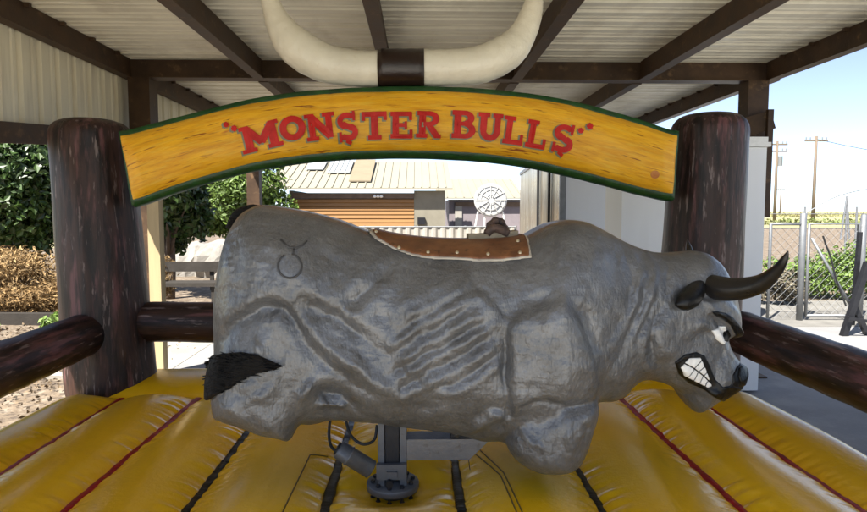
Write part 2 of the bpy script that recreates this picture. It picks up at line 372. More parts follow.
skirt = V[loop].copy(); skirt[:, 2] = .03; V = np.concatenate([V, skirt]); L_ = len(loop)
Fq += [(loop[k], n0 + k, n0 + (k + 1) % L_, loop[(k + 1) % L_]) for k in range(L_)]
mattress = mesh_obj('mattress', V, Fq, M['yellow'], ar, True)
for k, x in enumerate(SE):
    yy = np.arange(YN + .02, YS - .03, .02)
    wob = .004 * (vnoise(yy * 9, k + 11) - .5); hz = .004 * (vnoise(yy * 30, k) - .5)
    m = MB(); sec = [(-.022, -.016), (-.0215, .006), (-.012, .012), (.012, .012), (.0215, .006), (.022, -.016)]
    Vs = []
    for j, y in enumerate(yy):
        sq = 1 + .25 * (vnoise(y * 18, k + 3) - .5)
        for a, b in sec: Vs.append((x + wob[j] + a * sq, y, .484 + hz[j] + b))
    Fs = [(j*6+q, j*6+q+1, j*6+6+q+1, j*6+6+q) for j in range(len(yy) - 1) for q in range(5)]
    m.add(Vs, Fs)
    o = m.build('seam_strip', M['red'] if k in (0, 1, 6, 7) else M['black_vinyl'], mattress, True)
    o['label'] = ('glossy dark red' if k in (0, 1, 6, 7) else 'glossy black') + ' seam strip on the mat'
# stitched flap round the machine
def st(pts):
    m = MB(); P = []
    for a, b in zip(pts[:-1], pts[1:]):
        for t in np.linspace(0, 1, 30, endpoint=False): P.append((a[0] + (b[0]-a[0])*t, a[1] + (b[1]-a[1])*t))
    P = np.array(P); z = mat_z(P[:, 0], P[:, 1]) + .001
    m.tube(np.column_stack([P, z]), .0028, 5); m.build('stitching', M['stitch'], mattress)
st([(-.48, 1.9), (-.475, 2.66), (-.40, 2.70)]); st([(.21, 2.72), (.27, 2.70), (.34, 2.4), (.37, 1.9)]); st([(.21, 2.675), (.25, 2.66), (.325, 2.38), (.35, 1.9)])
# posts
def infl_post(xt, xb, y, ztop, rt, rb_, mname='log_z'):
    o_parent = ar
    prof = []
    h = ztop - .44
    for t in np.linspace(0, 1, 40):
        z = .44 + h * .93 * t
        r = rb_ + (rt - rb_) * t
        r *= 1 - .05 * math.exp(-t / .02)
        prof.append((r, z, xb + (xt - xb) * t))
    zt = .44 + h * .93
    for a in np.linspace(.12, 1.45, 9):
        prof.append((rt * (math.cos(a) ** .55), zt + h * .07 * math.sin(a) ** .8, xt))
    n = 72; V = []
    for r, z, cx in prof:
        for k in range(n):
            a = 2 * math.pi * k / n
            tt = (z - .44) / h
            w = 1 + .008 * math.sin(a * 9 + z * 2) + .010 * math.sin(a * 3 + z * 4.1) * math.sin(z * 5.3 + a) * (1 if tt < .9 else 1.0) + .02 * math.exp(-((tt - .93) / .03) ** 2) * math.sin(a * 23) + .012 * math.exp(-(tt / .05) ** 2) * math.sin(a * 17)
            V.append((cx + r * w * math.cos(a), y + r * w * math.sin(a), z))
    mm = len(prof)
    Fc = [(i*n+k, i*n+(k+1) % n, (i+1)*n+(k+1) % n, (i+1)*n+k) for i in range(mm-1) for k in range(n)]
    Fc += [tuple(range(n))[::-1], tuple((mm-1)*n + k for k in range(n))]
    return mesh_obj('post', V, Fc, M[mname], ar, True)
pL = infl_post(-2.02, -1.945, 3.93, 2.165, .232, .268); pR = infl_post(1.845, 1.80, 3.93, 2.215, .232, .262)
infl_post(-2.02, -1.96, 1.5, 2.165, .23, .26); infl_post(2.02, 1.98, 1.5, 2.165, .23, .26)
def rail(a, b, r, mname, n=24):
    a = np.array(a, float); b = np.array(b, float); P = []; rad = []
    for t in np.linspace(0, 1, 60):
        P.append(a + (b - a) * t + np.array([0, 0, -.02 * math.sin(math.pi * t)])); rad.append(r * (1 - .16 * math.exp(-t / .012) - .16 * math.exp(-(1 - t) / .012)) + .0015 * math.sin(t * 60))
    return MB().tube(P, rad, n).build('rail', M[mname], ar, True)
rail((-1.99, 3.74, .865), (-1.99, 1.62, .87), .128, 'log_y'); rail((1.97, 3.74, .865), (2.0, 1.62, .87), .130, 'log_y')
rail((-1.80, 3.95, .90), (1.66, 3.95, .90), .128, 'log_x')
# painted knots
def knot(px, py, Y, rx, rz, par):
    c = PY(px, py, Y); n = 20
    V = [c] + [c + np.array([rx * math.cos(a), 0, rz * math.sin(a)]) for a in np.linspace(0, 2*math.pi, n, endpoint=False)]
    V2 = [v + np.array([0, .004, 0]) for v in V]
    mesh_obj('knot', V, [(0, k + 1, (k + 1) % n + 1) for k in range(n)], M['knot'], par)

# ------------------------------------------------------------------ arch sign
YA = 3.60; TH = .27
top_px = [(120.5,137),(150,129),(200,116),(250,103.5),(300,96),(350,92.5),(400,91),(433,91),(480,93),(530,98),(570,105),(600,112.5),(640,124),(677,137)]
bot_px = [(133,201),(160,190),(200,177),(250,163),(300,155),(350,151),(400,150),(433,150.5),(480,153),(530,159.5),(570,168.5),(600,176),(640,187),(673,194.5)]
tw = np.array([PY(a, b, YA) for a, b in top_px]); bw = np.array([PY(a, b, YA) for a, b in bot_px])
def sm_interp(x, xp, fp):
    y = np.interp(x, xp, fp)
    for dx in (.02, .05, .08): y = y + np.interp(x - dx, xp, fp) + np.interp(x + dx, xp, fp)
    return y / 7
def face_pt(u, v, off=0.0):
    """u 0..1 along the arch, v 0..1 from bottom to top of the yellow face"""
    u = np.asarray(u, float); v = np.asarray(v, float)
    tx = tw[0, 0] + (tw[-1, 0] - tw[0, 0]) * u; bx = bw[0, 0] + (bw[-1, 0] - bw[0, 0]) * u
    tz = sm_interp(tx, tw[:, 0], tw[:, 2]); bz = sm_interp(bx, bw[:, 0], bw[:, 2])
    x = bx + (tx - bx) * v; z = bz + (tz - bz) * v
    ev = np.clip(1 - (2 * v - 1) ** 2, 0, 1); eu = np.clip(1 - (2 * u - 1) ** 2, 0, 1)
    b = .062 * ev ** .6 * np.clip(eu * 9, 0, 1) ** .5
    b += .0045 * np.sin(u * 2 * math.pi * 9 + v) * ev ** .5 + .003 * (vnoise(u * 70 + v * 3, 3) - .5) * (1 - ev) * 2 + .004 * np.sin(v * 9 + u * 31)
    return np.stack([x, YA - b - off, z], -1)
sg = thing('arch_sign', 'curved yellow wood grain inflatable sign lettered MONSTER BULLS across the two brown posts', 'sign', (-.1, 3.7, 2.0))
nu, nv = 260, 26
U, Vv = np.meshgrid(np.linspace(0, 1, nu), np.linspace(0, 1, nv), indexing='ij')
P = face_pt(U, Vv).reshape(-1, 3); i = np.arange(nu * nv).reshape(nu, nv)
Fq = np.stack([i[:-1, :-1], i[1:, :-1], i[1:, 1:], i[:-1, 1:]], -1).reshape(-1, 4)
mesh_obj('banner_face', P, Fq, M['banner'], sg, True, uv=np.stack([U.ravel() * 8, Vv.ravel()], -1))
# green body behind the face
us = np.linspace(-.004, 1.004, 160); V = []
sec = [(0.0, .004), (-.2, .006), (-.30, .05), (-.2, .14), (-.10, .24), (.1, TH), (.9, TH), (1.12, .24), (1.30, .14), (1.32, .05), (1.24, .004), (1.0, .004)]
for u in us:
    uu = min(max(u, 0), 1); T = face_pt(uu, 1.0); B = face_pt(uu, 0.0); H = np.array([0, 0, 1.0]) * .34
    for v, dy in sec:
        base = B if v < .5 else T; vv = v if v < .5 else v - 1
        zz = base + H * vv * (.45 if v < .5 else .34)
        V.append((zz[0] + (u - uu) * 3, YA + dy + .004 * math.sin(u * 90) * (dy > .02), zz[2]))
ns = len(sec)
Fc = [(i*ns+k, i*ns+(k+1) % ns, (i+1)*ns+(k+1) % ns, (i+1)*ns+k) for i in range(len(us)-1) for k in range(ns)]
Fc += [tuple(range(ns))[::-1], tuple((len(us)-1)*ns + k for k in range(ns))]
mesh_obj('green_border', V, Fc, M['green'], sg, True)
# lettering
def px_to_face(px, py, off):
    P = PY(px, py, YA - .05)
    for _ in range(3):
        u = np.clip((P[0] - tw[0, 0]) / (tw[-1, 0] - tw[0, 0]), 0, 1)
        T = face_pt(u, 1.0); B = face_pt(u, 0.0); v = np.clip((P[2] - B[2]) / (T[2] - B[2]), 0, 1)
        Yf = face_pt(u, v, off)[1]; P = PY(px, py, Yf)
    return P
def bar2(a, b, t):
    a = np.array(a, float); b = np.array(b, float); d = (b - a) / np.linalg.norm(b - a); n = np.array([-d[1], d[0]]) * t / 2
    return [[a - n, b - n, b + n, a + n]]
def arc2(cx, cy, rx, ry, a0, a1, t, tn=None):
    tn = tn or t; Q = []; n = max(6, int(abs(a1 - a0) / 14)); A = np.radians(np.linspace(a0, a1, n + 1))
    for p, q in zip(A[:-1], A[1:]):
        Q.append([np.array([cx + (rx - tn/2*0 - tn/2) * math.cos(p), cy + (ry - t/2) * math.sin(p)]), np.array([cx + (rx + tn/2) * math.cos(p), cy + (ry + t/2) * math.sin(p)]),
                  np.array([cx + (rx + tn/2) * math.cos(q), cy + (ry + t/2) * math.sin(q)]), np.array([cx + (rx - tn/2) * math.cos(q), cy + (ry - t/2) * math.sin(q)])])
    return Q
sw, sf = .27, .15
def serif(x, y, w): return bar2((x - w/2, y), (x + w/2, y), sf)
G = {}
G['M'] = (bar2((.17,.06),(.17,.94),sw*.8) + bar2((.83,.06),(.83,.94),sw*.85) + bar2((.14,.93),(.52,.28),sw*.8) + bar2((.86,.93),(.48,.28),sw*.8)
          + serif(.15,.075,.40) + serif(.85,.075,.40) + serif(.10,.925,.26) + serif(.90,.925,.26))
G['O'] = arc2(.5,.5,.37,.36,0,360,.24,.27)
G['N'] = (bar2((.20,.06),(.20,.94),sw*.8) + bar2((.80,.06),(.80,.94),sw*.8) + bar2((.18,.90),(.82,.10),sw) + serif(.20,.075,.42) + serif(.14,.925,.34) + serif(.80,.925,.42))
G['S'] = (arc2(.50,.70,.31,.21,30,250,.20,.24) + arc2(.50,.30,.32,.21,-150,70,.21,.25) + bar2((.30,.60),(.70,.42),.22) + bar2((.80,1.05),(.80,.70),.12) + bar2((.17,-.05),(.17,.32),.12) + bar2((.40,.0),(.62,-.12),.14))
G['T'] = bar2((.5,.06),(.5,.94),sw) + bar2((.02,.91),(.98,.91),.18) + serif(.5,.075,.52) + bar2((.08,.98),(.08,.68),.13) + bar2((.92,.98),(.92,.68),.13)
G['E'] = (bar2((.26,.05),(.26,.95),sw) + bar2((.04,.915),(.92,.915),.17) + bar2((.04,.085),(.94,.085),.17) + bar2((.26,.5),(.70,.5),.15)
          + bar2((.88,.98),(.88,.68),.13) + bar2((.90,.02),(.90,.33),.13) + bar2((.68,.36),(.68,.64),.11))
G['R'] = bar2((.26,.05),(.26,.95),sw) + bar2((.04,.915),(.55,.915),.17) + arc2(.54,.72,.27,.195,-90,90,.17,.25) + bar2((.30,.525),(.56,.525),.15) + bar2((.50,.52),(.84,.08),.24) + serif(.24,.08,.46) + serif(.88,.075,.26)
G['B'] = bar2((.26,.05),(.26,.95),sw) + bar2((.04,.915),(.52,.915),.17) + arc2(.52,.735,.25,.18,-90,90,.17,.25) + bar2((.28,.53),(.56,.53),.15) + arc2(.54,.30,.29,.215,-90,90,.17,.26) + bar2((.04,.085),(.54,.085),.17)
G['U'] = bar2((.22,.36),(.22,.94),sw) + bar2((.78,.36),(.78,.94),sw*.85) + arc2(.5,.38,.28,.27,180,360,.22,.24) + serif(.22,.925,.46) + serif(.78,.925,.40)
G['L'] = bar2((.28,.05),(.28,.95),sw) + serif(.28,.925,.52) + bar2((.04,.085),(.94,.085),.17) + bar2((.88,.02),(.88,.38),.14)
def letter(ch, cx, cy, w, h, ang):
    for kind, dx, dy, grow, off in (('e', 0, 0, 1, .004), ('l', 0, 0, 0, .0115)):
        V = []; Fc = []; a = R(ang)
        polys = G[ch] if isinstance(ch, str) else ch
        for k, q in enumerate(polys):
            q = np.array(q)
            if kind == 'e': q = np.concatenate([q]) ; c = q.mean(0); q = c + (q - c) * 1.0 + np.sign(q - c) * np.array([.45 / w, .45 / h]) ; q = q + np.array([-1.3 / w, -.9 / h])
            ed = []
            for e in range(4):
                p0, p1 = q[e], q[(e+1) % 4]
                for t in (0, .5): ed.append(p0 + (p1 - p0) * t)
            idx = []
            ring = ed
            for (gx, gy) in ring:
                lx = (gx - .5) * w; ly = -(gy - .5) * h
                X_ = cx + lx * math.cos(a) - ly * math.sin(a); Y_ = cy + lx * math.sin(a) + ly * math.cos(a)
                V.append(px_to_face(X_, Y_, off + .00012 * k)); idx.append(len(V) - 1)
            Fc.append(idx)
        yield kind, V, Fc
dot = lambda: [[np.array([.5 + .5*math.cos(a), .5 + .5*math.sin(a)]) for a in np.radians([45 + 90*k for k in range(4)])], [np.array([.5 + .5*math.cos(a), .5 + .5*math.sin(a)]) for a in np.radians([90*k for k in range(4)])]]
LET = [('M',260.5,136.5,38,27,-14), ('O',292.5,128,26,26,-9), ('N',320.5,126.5,29,27,-7), ('S',347.5,126.5,23,28,-5), ('T',374.5,125.5,26,28,-2), ('E',401.5,125,24,27,0), ('R',428.5,124.5,25,27,2),
       ('B',464,124.5,26,28,3), ('U',490.5,127,25,28,5), ('L',514,130.5,22,28,8), ('L',537,134.5,22,28,10), ('S',563.5,138.5,24,28,13),
       (dot(),226,124.5,6.5,6.5,0), (dot(),234,128.3,7,7,0), (dot(),581,130.5,6.5,6.5,0), (dot(),590,126,7.5,7.5,0)]
for a_ in LET:
    for kind, V, Fc in letter(*a_):
        mesh_obj('letter' if kind == 'l' else 'letter_outline', V, Fc, M['letter' if kind == 'l' else 'letter_edge'], sg)
# knots on the sign
for (x, y, s) in ((655, 174.5, 4.6),):
    V = [px_to_face(x, y, .002)] + [px_to_face(x + s * math.cos(a), y + s * .9 * math.sin(a), .002) for a in np.linspace(0, 2*math.pi, 14, endpoint=False)]
    mesh_obj('knot', V, [(0, (k + 1) % 14 + 1, k + 1) for k in range(14)], mat('sign_knot', (.42,.13,.04), .4, scale=20, col2=(.6,.25,.05)), sg)
# the pair of white inflatable horns on top
def spline(P, n):
    P = np.array(P, float); m = len(P); out = []
    for i in range(m - 1):
        p0, p1, p2, p3 = P[max(i-1, 0)], P[i], P[i+1], P[min(i+2, m-1)]
        for t in np.linspace(0, 1, n, endpoint=False):
            out.append(.5 * ((2*p1) + (-p0+p2)*t + (2*p0-5*p1+4*p2-p3)*t*t + (-p0+3*p1-3*p2+p3)*t**3))
    out.append(P[-1]); return np.array(out)
def horn(pts, name):
    q = [(*PY(x, y, 3.68), r / FPX * 3.68) for x, y, r in pts]
    s = spline(q, 12); k = np.arange(len(s))
    return MB().tube(s[:, :3], s[:, 3] * (1 + .012 * np.sin(k * 1.1)), 32).build(name, M['cream'], sg, True)
horn([(379,69,17.5),(350,68,17.5),(322,62,18.5),(297,47,18.5),(281,27,14),(271,4,9),(264,-18,7),(260,-40,5),(258,-62,2)], 'horn')
horn([(423,68,17.5),(452,67.5,17.5),(482,64,18),(508,51,17.5),(523,33,13.5),(531,14,11),(535,-3,8.5),(539,-30,6),(541,-55,2)], 'horn')
b0, b1 = PY(378.5, 68.5, 3.68), PY(424, 68.5, 3.68)
MB().tube([b0 + (b1 - b0) * t for t in np.linspace(0, 1, 8)], [18.8/FPX*3.68 * (1 + .01 * math.sin(t * 3)) for t in range(8)], 32).build('horn_band', M['band'], sg, True)

# ------------------------------------------------------------------ the mechanical bull
BY = 2.40
bull = thing('mechanical_bull', 'snarling grey rodeo bull body with black horns mounted over the yellow mat', 'bull', (-.1, BY, .8))
OUT = [(232,224),(240,215),(250,209),(265,205),(285,207.5),(310,212),(340,220),(369,231),(400,238),(440,242),(480,242),(515,239),(532,231),(546,224),(565,220),(585,222),(605,231),(625,242),(645,250),(662,253),(680,252),(697,251),(712,256),(726,267),(737,285),(743,305),(746,322),(744,336),(735,342),(738,357),(746,368),(750,380),(744,391),(728,402),(718,410),(703,414),(691,409),(682,399),(673,387),(659,383),(648,385),(640,392),(630,402),(615,407),(602,409),(595,420),(582,432),(555,445),(525,449),(508,449),(499,447),(482,446.5),(461,440),(433,436),(398,432),(376,428),(354,426.5),(332,424),(311,428),(297,427),(284,424),(268,418),(252,412),(236,408),(222,404),(214,398),(212,392),(210,380),(209,350),(209,325),(209,305),(213,275),(219,250),(225,235)]
def eq_depth(x, y, nx_, ny_):
    k = np.interp(x, [208, 560, 640, 700, 750], [.27, .27, .20, .14, .10])
    return BY - k * 1.4 * max(0, nx_ * (x - 418) / FPX + ny_ * (y - 211) / FPX)
oa = np.array(OUT, float); nxt = np.roll(oa, -1, 0) - np.roll(oa, 1, 0); nn = np.stack([nxt[:, 1], -nxt[:, 0]], 1); nn /= np.linalg.norm(nn, axis=1)[:, None]
OW = np.array([PY(x, y, eq_depth(x, y, *n))[[0, 2]] for (x, y), n in zip(OUT, nn)])
OW = spline(np.concatenate([OW, OW[:1]]), 3)[:-1]
def poly_sdf(px, pz, poly):
    poly = np.asarray(poly, float); d2 = np.full(px.shape, 1e9); ins = np.zeros(px.shape, bool)
    for a, b in zip(poly, np.roll(poly, -1, 0)):
        ex, ez = b - a; wx = px - a[0]; wz = pz - a[1]
        t = np.clip((wx * ex + wz * ez) / (ex * ex + ez * ez + 1e-12), 0, 1)
        d2 = np.minimum(d2, (wx - ex * t) ** 2 + (wz - ez * t) ** 2)
        c = ((a[1] <= pz) & (b[1] > pz)) | ((b[1] <= pz) & (a[1] > pz))
        with np.errstate(divide='ignore', invalid='ignore'):
            xi = a[0] + (pz - a[1]) / (b[1] - a[1]) * (b[0] - a[0])
        ins ^= c & (px < xi)
    d = np.sqrt(d2); return np.where(ins, -d, d)
def line_d(px, pz, pts):
    d2 = np.full(px.shape, 1e9)
    for a, b in zip(pts[:-1], pts[1:]):
        ex, ez = b[0] - a[0], b[1] - a[1]; wx = px - a[0]; wz = pz - a[1]
        t = np.clip((wx * ex + wz * ez) / (ex * ex + ez * ez + 1e-12), 0, 1)
        d2 = np.minimum(d2, (wx - ex * t) ** 2 + (wz - ez * t) ** 2)
    return np.sqrt(d2)
def line_dt(px, pz, pts):
    d2 = np.full(px.shape, 1e9); tt = np.zeros(px.shape); L = [math.dist(a, b) for a, b in zip(pts[:-1], pts[1:])]; tot = sum(L); acc = 0
    for a, b, l in zip(pts[:-1], pts[1:], L):
        ex, ez = b[0] - a[0], b[1] - a[1]; wx = px - a[0]; wz = pz - a[1]
        t = np.clip((wx * ex + wz * ez) / (ex * ex + ez * ez + 1e-12), 0, 1)
        q = (wx - ex * t) ** 2 + (wz - ez * t) ** 2; m = q < d2
        d2 = np.where(m, q, d2); tt = np.where(m, (acc + l * t) / tot, tt); acc += l
    return np.sqrt(d2), tt
def sstep(t): t = np.clip(t, 0, 1); return t * t * (3 - 2 * t)
REG = [  # raised muscle masses: polygon, softness in px, height
 ([(508,320),(520,309),(558,299),(580,318),(593,350),(600,385),(602,414),(577,404),(545,399),(514,411),(508,395),(506,350)], 9, .034),
 ([(510,414),(530,404),(550,400),(580,410),(600,417),(590,440),(583,468),(556,482),(524,465),(508,446)], 10, .0),
 ([(220,262),(240,240),(268,232),(300,245),(325,275),(325,300),(298,300),(268,296),(240,308),(222,318)], 16, .024),
 ([(222,345),(240,322),(262,312),(280,312),(296,328),(310,352),(318,380),(304,400),(292,440),(215,425),(208,390),(212,350)], 12, .004),
 ([(392,300),(430,276),(475,266),(500,300),(503,350),(500,395),(470,405),(425,395),(398,350)], 18, .020),
 ([(650,335),(668,306),(700,298),(716,312),(704,326),(680,338),(672,356),(656,362)], 8, .018),
 ([(704,300),(726,298),(744,316),(745,338),(734,340),(722,322),(708,312)], 4, .022),
 ([(728,346),(750,366),(748,392),(730,404),(716,392),(722,372)], 6, .018),
 ([(330,320),(380,330),(430,390),(420,425),(370,420),(340,380)], 16, .012),
 ([(545,312),(562,306),(580,330),(585,365),(560,385),(530,375),(525,340)], 16, .014),
]
STR = [  # ridges (+) and creases (-): points, half width px, depth
 ([(388,345),(402,337),(425,322),(448,308),(474,296)], 4.2, .0085), ([(390,364),(408,353),(435,337),(458,324),(484,311)], 4.2, .010), ([(392,381),(414,369),(440,354),(466,340),(492,325)], 4.2, .0105), ([(404,396),(424,385),(450,371),(474,359),(498,342)], 4.2, .0105), ([(440,397),(466,386),(484,376),(503,358)], 4.2, .009),
 ([(398,322),(420,308),(444,296),(466,285)], 4, .006), ([(396,308),(420,294),(452,280)], 4, .004),
 ([(388,354),(404,345),(430,330),(454,316),(480,303)], 2.6, -.008), ([(391,372),(410,361),(438,346),(462,332),(489,318)], 2.6, -.009), ([(398,389),(418,377),(446,362),(470,350),(496,333)], 2.6, -.009), ([(430,391),(458,379),(480,367),(502,350)], 2.6, -.009), ([(399,329),(422,315),(446,302),(470,290)], 2.6, -.006),
 ([(508,318),(505,340),(506,370),(506,395),(508,418)], 3.4, -.024), ([(508,318),(520,309),(540,303),(560,299)], 5, -.016), ([(508,318),(492,302),(478,288),(468,270)], 5, -.012), ([(468,270),(478,262),(500,258)], 7, -.006),
 ([(498,314),(482,298),(470,284)], 5, .010),
 ([(508,416),(513,408),(530,402),(546,398),(560,403),(575,409),(590,414)], 3.2, -.018), ([(560,299),(578,316),(591,345),(598,378),(600,408)], 6, -.014),
 ([(572,430),(583,440),(588,428)], 3, -.012), ([(586,418),(590,430),(584,446)], 4, .012),
 ([(508,440),(500,428),(488,438),(476,444)], 4, -.010), ([(506,424),(494,416),(480,428),(470,440)], 4.5, .012), ([(503,410),(488,408),(474,420)], 4, -.010),
 ([(222,342),(232,325),(247,314),(264,306),(281,308),(294,320),(306,340),(322,360),(345,378),(372,396)], 6, -.024),
 ([(218,330),(232,312),(250,301),(270,296),(290,302),(306,320),(322,340),(345,358),(378,380),(408,402),(424,420)], 7, .022),
 ([(300,296),(326,314),(352,328),(384,350),(418,380),(436,400)], 6, -.014), ([(312,288),(340,306),(372,324),(404,352),(436,392)], 8, .012),
 ([(290,278),(300,300),(320,318)], 7, -.010),
 ([(338,312),(354,300),(368,288),(384,272),(392,262)], 6, -.014), ([(350,318),(364,306),(378,294),(394,278)], 6, .010), ([(330,300),(345,288),(360,274),(376,262)], 7, .008),
 ([(268,232),(300,238),(330,246),(360,258),(392,262),(430,258)], 8, .010), ([(262,222),(300,226),(340,236),(372,247)], 7, -.008),
 ([(308,404),(322,396),(338,398),(350,408),(340,418),(318,418)], 8, -.045), ([(318,376),(305,394),(296,415),(290,436)], 6, .024),
 ([(230,240),(222,265),(218,300),(216,335)], 8, .010), ([(240,246),(234,270),(232,300)], 6, -.009),
 ([(262,306),(268,316),(270,330)], 3.5, -.006), ([(252,398),(262,404),(280,402)], 6, .006), ([(214,392),(232,396),(250,385)], 4, -.006),
 ([(664,258),(662,276),(657,296),(648,318),(637,338)], 3, -.010), ([(648,256),(650,276),(645,300),(632,326),(620,350),(612,372)], 3.6, -.011), ([(630,250),(634,272),(630,296),(618,322),(608,345)], 4, -.008),
 ([(656,258),(656,278),(650,300),(640,322),(628,344)], 3.2, .009), ([(640,256),(642,276),(637,300),(625,324),(614,350)], 3.4, .009), ([(674,262),(670,280),(664,296)], 3, -.007),
 ([(612,240),(618,262),(614,290),(604,312)], 5, -.006),
 ([(662,306),(653,324),(650,342),(656,362),(668,376),(680,392)], 3.4, -.016), ([(652,318),(644,340),(646,364),(655,378)], 4, .010),
 ([(676,302),(690,292),(704,292)], 3, -.012), ([(690,330),(700,322),(712,328),(722,344),(730,368)], 3, .012), ([(706,306),(714,320),(722,332),(732,338)], 2.6, -.012),
 ([(676,362),(690,378),(706,390),(722,398)], 4, .009), ([(674,372),(690,390),(706,402)], 4, -.008),
 ([(600,250),(640,300)], 14, -.006), ([(560,228),(590,240),(610,262)], 12, .008), ([(530,245),(545,262),(575,275),(600,300)], 12, -.006),
 ([(528,330),(534,322),(550,318)], 5, .005), ([(560,420),(548,440),(552,460)], 8, .006), ([(530,420),(522,440),(530,456)], 7, -.005),
 ([(440,410),(410,405),(380,412)], 8, -.008), ([(470,404),(450,414),(420,420)], 7, .008),
]
def w_base(x): return np.interp(x, [-.88, -.7, -.45, -.1, .3, .5, .62, .75, .9, 1.0, 1.12, 1.25, 1.36], [.28, .31, .32, .31, .31, .325, .29, .235, .195, .175, .145, .115, .10])
def w_k(x, z):
    w0 = w_base(x) * (1 - .10 * sstep((.85 - z) / .3))
    sx, sy = proj(x, BY - w0 * .97, z)
    w = w0.copy()
    sx, sy = (sx + 3.5 * (vnoise(sy * .07 + sx * .023, 31) - .5) + 2.5 * (vnoise(sx * .16 - sy * .05, 33) - .5), sy + 4 * (vnoise(sx * .055 - sy * .018, 32) - .5) + 1.6 * (vnoise(sy * .15 + sx * .09, 34) - .5))
    for poly, s, h in REG:
        d = poly_sdf(sx, sy, poly); w += h * sstep(.5 - d / (2 * s))
    for pts, s, h in STR:
        d, tt = line_dt(sx, sy, pts); tp_ = np.minimum(1, 1.35 * np.sin(np.pi * np.clip(tt, .02, .98)) ** .8 + .12)
        w += .98 * h * tp_ * (1 + .35 * np.sin(tt * 9 + s * 3)) * np.exp(-(d / (s * 1.12 * (.75 + .4 * tp_))) ** (2 if h > 0 else 1.6))
    # crinkled hide: fine, uneven, direction follows the body
    rn = (vnoise(sx * .16 + sy * .05, 21) - .5) * (vnoise(sy * .11 - sx * .03, 22)) * .006
    rn += (vnoise(sx * .35 + 3 * vnoise(sy * .09, 4), 23) - .5) * .0028 * vnoise(sy * .05 + sx * .02, 9)
    rn += (vnoise(sy * .42 + 3 * vnoise(sx * .07, 6), 25) - .5) * .0024 * vnoise(sx * .05, 10)
    w += .0035 * (vnoise(sx * .8 + 4 * vnoise(sy * .12, 61), 62) - .5) * sstep((248 - sx) / 18) + .003 * (vnoise(sy * .5 + sx * .2, 63) - .5) * sstep((248 - sx) / 18)
    w += rn + .0045 * (vnoise(sx * .045 + 1.5 * vnoise(sy * .05, 41), 42) - .5) * vnoise(sy * .06 - sx * .02, 43) + .0022 * (vnoise(sx * .09 + sy * .07, 44) - .5) + .0018 * (vnoise(sy * .12 - sx * .04, 45) - .5)
    k = np.minimum(.27, w0 * .88)
    return w, k
def leg_out(px, yc, k):
    a = np.array(px, float); t = np.roll(a, -1, 0) - np.roll(a, 1, 0); n = np.stack([t[:, 1], -t[:, 0]], 1); n /= np.linalg.norm(n, axis=1)[:, None]
    P = np.array([PY(x, y, yc - k * 1.4 * max(0, nx_ * (x - 418) / FPX + ny_ * (y - 211) / FPX))[[0, 2]] for (x, y), (nx_, ny_) in zip(px, n)])
    return spline(np.concatenate([P, P[:1]]), 3)[:-1]
LEGS = [(leg_out([(507,424),(514,410),(530,400),(552,391),(576,388),(592,394),(599,408),(599,422),(595,438),(590,455),(583,470),(569,478),(551,478),(535,473),(521,464),(510,452),(505,438)], BY - .185, .12), .185, .138, .12),
        (leg_out([(224,350),(238,326),(258,313),(282,313),(296,330),(306,354),(314,380),(308,400),(300,420),(292,437),(280,440),(258,436),(236,428),(219,423),(212,417),(211,395),(214,370)], BY - .18, .12), .18, .158, .12)]
def leg_rel(x, z):      # small lumps on the legs
    sx, sy = proj(x, BY - .32, z); r = 0
    for pts, sg_, hh in (([(545,408),(538,438),(545,470)],8,.012), ([(572,408),(567,438),(575,464)],5,-.012), ([(583,414),(587,432),(583,452)],4,.010), ([(520,430),(532,444),(548,450)],4,-.008), ([(575,440),(584,434),(592,436)],3,-.009),
                         ([(298,345),(285,392),(262,425)],9,.012), ([(236,402),(262,396),(280,380)],5,-.009), ([(250,334),(262,350),(258,366)],5,-.008), ([(270,322),(282,344),(280,368)],6,.009), ([(214,404),(232,408),(252,424)],4,-.007), ([(240,345),(232,352),(226,370)],4,.006)):
        d, tt = line_dt(sx, sy, pts); r = r + hh * np.sin(np.pi * np.clip(tt, .05, .95)) * np.exp(-(d / sg_) ** 2)
    return r + .006 * (vnoise(x * 21 + 2 * vnoise(z * 17, 51), 52) - .5) + .006 * (vnoise(z * 25 + x * 9, 53) - .5) + .003 * (vnoise(x * 70 + z * 31, 54) - .5)
def smin(a, b, k):
    h = np.clip(.5 + .5 * (b - a) / k, 0, 1); return b * (1 - h) + a * h - k * h * (1 - h)
def body_F(x, z, y):     # x,z 2-D arrays; y 1-D -> F[x, y, z]
    w, k = w_k(x, z); b = poly_sdf(x, z, OW) + k
    ay = np.abs(y - BY)[None, :, None]
    a = ay - w[:, None, :] + k[:, None, :]; B_ = b[:, None, :]; K = k[:, None, :]
    Fv = np.minimum(np.maximum(a, B_), 0) + np.sqrt(np.maximum(a, 0) ** 2 + np.maximum(B_, 0) ** 2) - K
    for LW, c0, hw, kk in LEGS:
        lb = (poly_sdf(x, z, LW) + kk)[:, None, :]; la = np.abs(ay - c0) - hw + kk + leg_rel(x, z)[:, None, :]
        Fv = smin(Fv, np.minimum(np.maximum(la, lb), 0) + np.sqrt(np.maximum(la, 0) ** 2 + np.maximum(lb, 0) ** 2) - kk, .016)
    # gap between the left and right legs
    zc = np.interp(x[:, 0], [-.9, -.55, -.46, -.35, .15, .24, .36, .6, .66], [.80, .80, .74, .6, .6, .72, .76, .76, .5])[:, None, None]
    gap = -np.maximum(ay - .075, z[:, None, :] - zc)
    return np.maximum(Fv, gap - .0)
